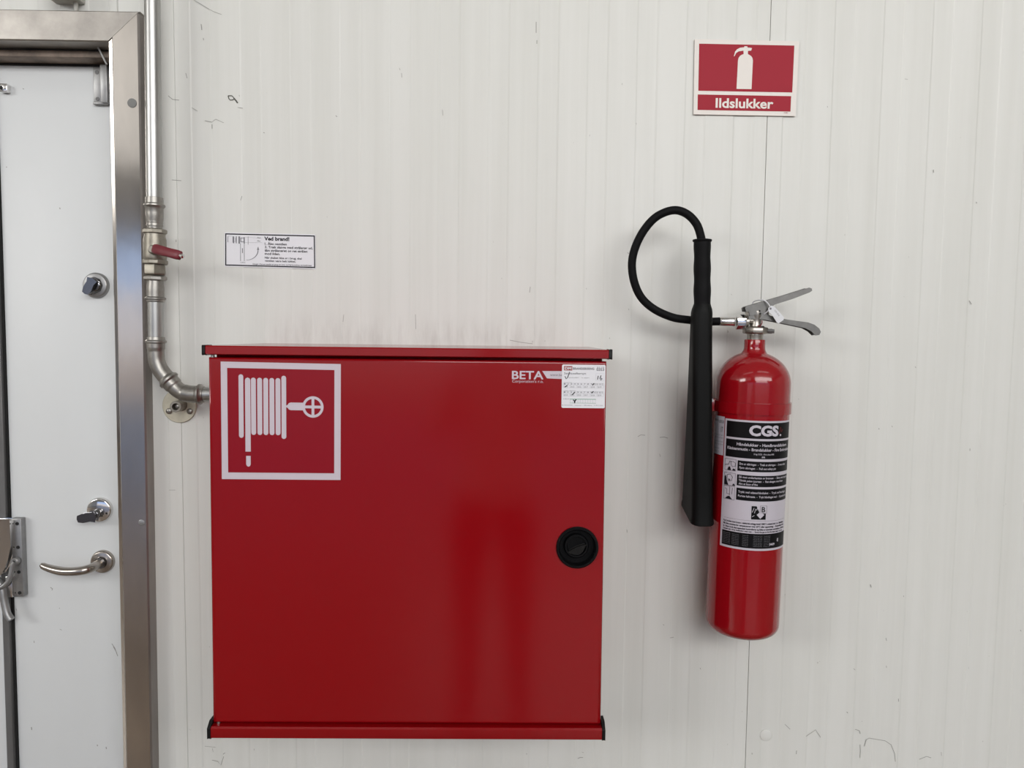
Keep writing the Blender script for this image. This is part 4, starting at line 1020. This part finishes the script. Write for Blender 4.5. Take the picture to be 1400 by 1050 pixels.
cl = obj('clasp', at_angle(ang, R, join(box(-.010, .013, .0018, .0045, ZB0 - .001, ZB1 + .001), box(.0120, .0160, .0018, .0130, ZB0, ZB1), box(-.013, -.009, .0018, .0130, ZB0, ZB1))), M['red_gloss'], wb, local=True, bevel=(.0008, 2), label='clasp of the strap at the left side')
cp_ = at_angle(ang, R, ([(-.015, .0085, .4545), (.020, .0085, .4545)], []))[0]
obj('clasp_screw', lathe([(.0035, 0), (.0035, .003), (.0018, .0032), (.0018, .030)], cp_[1], cp_[0] - cp_[1], 14), M['galv'], wb, local=True)
obj('back_plate', join(box(-.022, .022, R + .0005, .0840, .30, .50), box(-.022, .022, R - .001 + .0005, R + .003, ZB0, ZB1)), M['red_gloss'], wb, local=True, bevel=(.001, 2))

# ------------------------------------------------------------------ the person seen only as a soft reflection in the cabinet door
def person():
    J = {  # joint: (x, y, z, radius)
        'pelvis': (0, 0, .92, .135), 'waist': (0, .005, 1.05, .125), 'chest': (0, .0, 1.25, .145), 'neck0': (0, -.01, 1.40, .075), 'neck': (0, .0, 1.455, .052), 'head0': (0, .012, 1.52, .072), 'head1': (0, .012, 1.585, .085), 'head2': (0, .005, 1.64, .068),
        'shl': (-.165, -.01, 1.365, .060), 'ell': (-.235, .02, 1.10, .043), 'wrl': (-.17, .20, 1.20, .030), 'hal': (-.13, .26, 1.24, .034),
        'shr': (.165, -.01, 1.365, .060), 'elr': (.235, .02, 1.10, .043), 'wrr': (.17, .20, 1.20, .030), 'har': (.13, .26, 1.24, .034),
        'hipl': (-.09, 0, .86, .098), 'knl': (-.10, .015, .48, .062), 'anl': (-.105, -.01, .10, .046), 'hel': (-.105, .0, .045, .044), 'tol': (-.115, .15, .035, .034),
        'hipr': (.09, 0, .86, .098), 'knr': (.10, .015, .48, .062), 'anr': (.105, -.01, .10, .046), 'her': (.105, .0, .045, .044), 'tor': (.115, .15, .035, .034)}
    E_ = [('pelvis', 'waist'), ('waist', 'chest'), ('chest', 'neck0'), ('neck0', 'neck'), ('neck', 'head0'), ('head0', 'head1'), ('head1', 'head2')]
    for s in 'lr':
        E_ += [('chest', 'sh' + s), ('sh' + s, 'el' + s), ('el' + s, 'wr' + s), ('wr' + s, 'ha' + s), ('pelvis', 'hip' + s), ('hip' + s, 'kn' + s), ('kn' + s, 'an' + s), ('an' + s, 'he' + s), ('he' + s, 'to' + s)]
    names = list(J)
    V = [J[n][:3] for n in names]; R_ = [J[n][3] for n in names]
    ED = [(names.index(a), names.index(b)) for a, b in E_]
    for s, sx in (('l', -1), ('r', 1)):      # five fingers closing around the phone
        h = J['ha' + s]
        for k, (dz, ln) in enumerate(((.026, .055), (.012, .068), (-.003, .064), (-.018, .050))):
            base = len(V)
            V += [(h[0] - sx * .012, h[1] + .018, h[2] + dz), (h[0] - sx * .022, h[1] + .018 + ln * .5, h[2] + dz), (h[0] - sx * (.022 + ln * .35), h[1] + .018 + ln * .75, h[2] + dz)]
            R_ += [.0085, .0080, .0070]
            ED += [(names.index('ha' + s), base), (base, base + 1), (base + 1, base + 2)]
        base = len(V)
        V += [(h[0] - sx * .028, h[1] - .005, h[2] + .026), (h[0] - sx * .050, h[1] + .018, h[2] + .040)]
        R_ += [.010, .008]
        ED += [(names.index('ha' + s), base), (base, base + 1)]
    me = bpy.data.meshes.new('person'); me.from_pydata(V, ED, [])
    o = bpy.data.objects.new('person', me); sc.collection.objects.link(o)
    sk = o.modifiers.new('skin', 'SKIN'); sk.use_smooth_shade = True
    lay = me.skin_vertices[0].data if me.skin_vertices else None
    if lay is None:
        bm = bmesh.new(); bm.from_mesh(me); bm.verts.layers.skin.verify(); bm.to_mesh(me); bm.free()
        lay = me.skin_vertices[0].data
    for i, r in enumerate(R_):
        f = 1.0
        lay[i].radius = (r, r * (.78 if names[i:i + 1] and names[i] in ('pelvis', 'waist', 'chest') else f)) if i < len(names) else (r, r)
    lay[0].use_root = True
    sb = o.modifiers.new('sub', 'SUBSURF'); sb.levels = 1; sb.render_levels = 1
    dg = bpy.context.evaluated_depsgraph_get()
    m2 = bpy.data.meshes.new_from_object(o.evaluated_get(dg))
    bpy.data.objects.remove(o, do_unlink=True)
    for m in (mat('pale_shirt', (.72, .68, .72), .8), mat('dark_trousers', (.012, .012, .016), .85), mat('skin', (.46, .27, .20), .55), mat('hair', (.05, .03, .02), .6)):
        m2.materials.append(m)
    for p in m2.polygons:
        x, y, z = p.center
        p.use_smooth = True
        if z < .84: p.material_index = 1
        elif z > 1.60 or (z > 1.50 and y < -.02): p.material_index = 3
        elif z > 1.425 or (y > .19 and z > 1.15): p.material_index = 2
        else: p.material_index = 0
    o = bpy.data.objects.new('person', m2); sc.collection.objects.link(o)
    o.location = (-.03, -1.93, 0)
    o['label'] = 'person in pale shirt and dark trousers, seen as a reflection in the red cabinet door'
    o['category'] = 'person'
    return o
person()
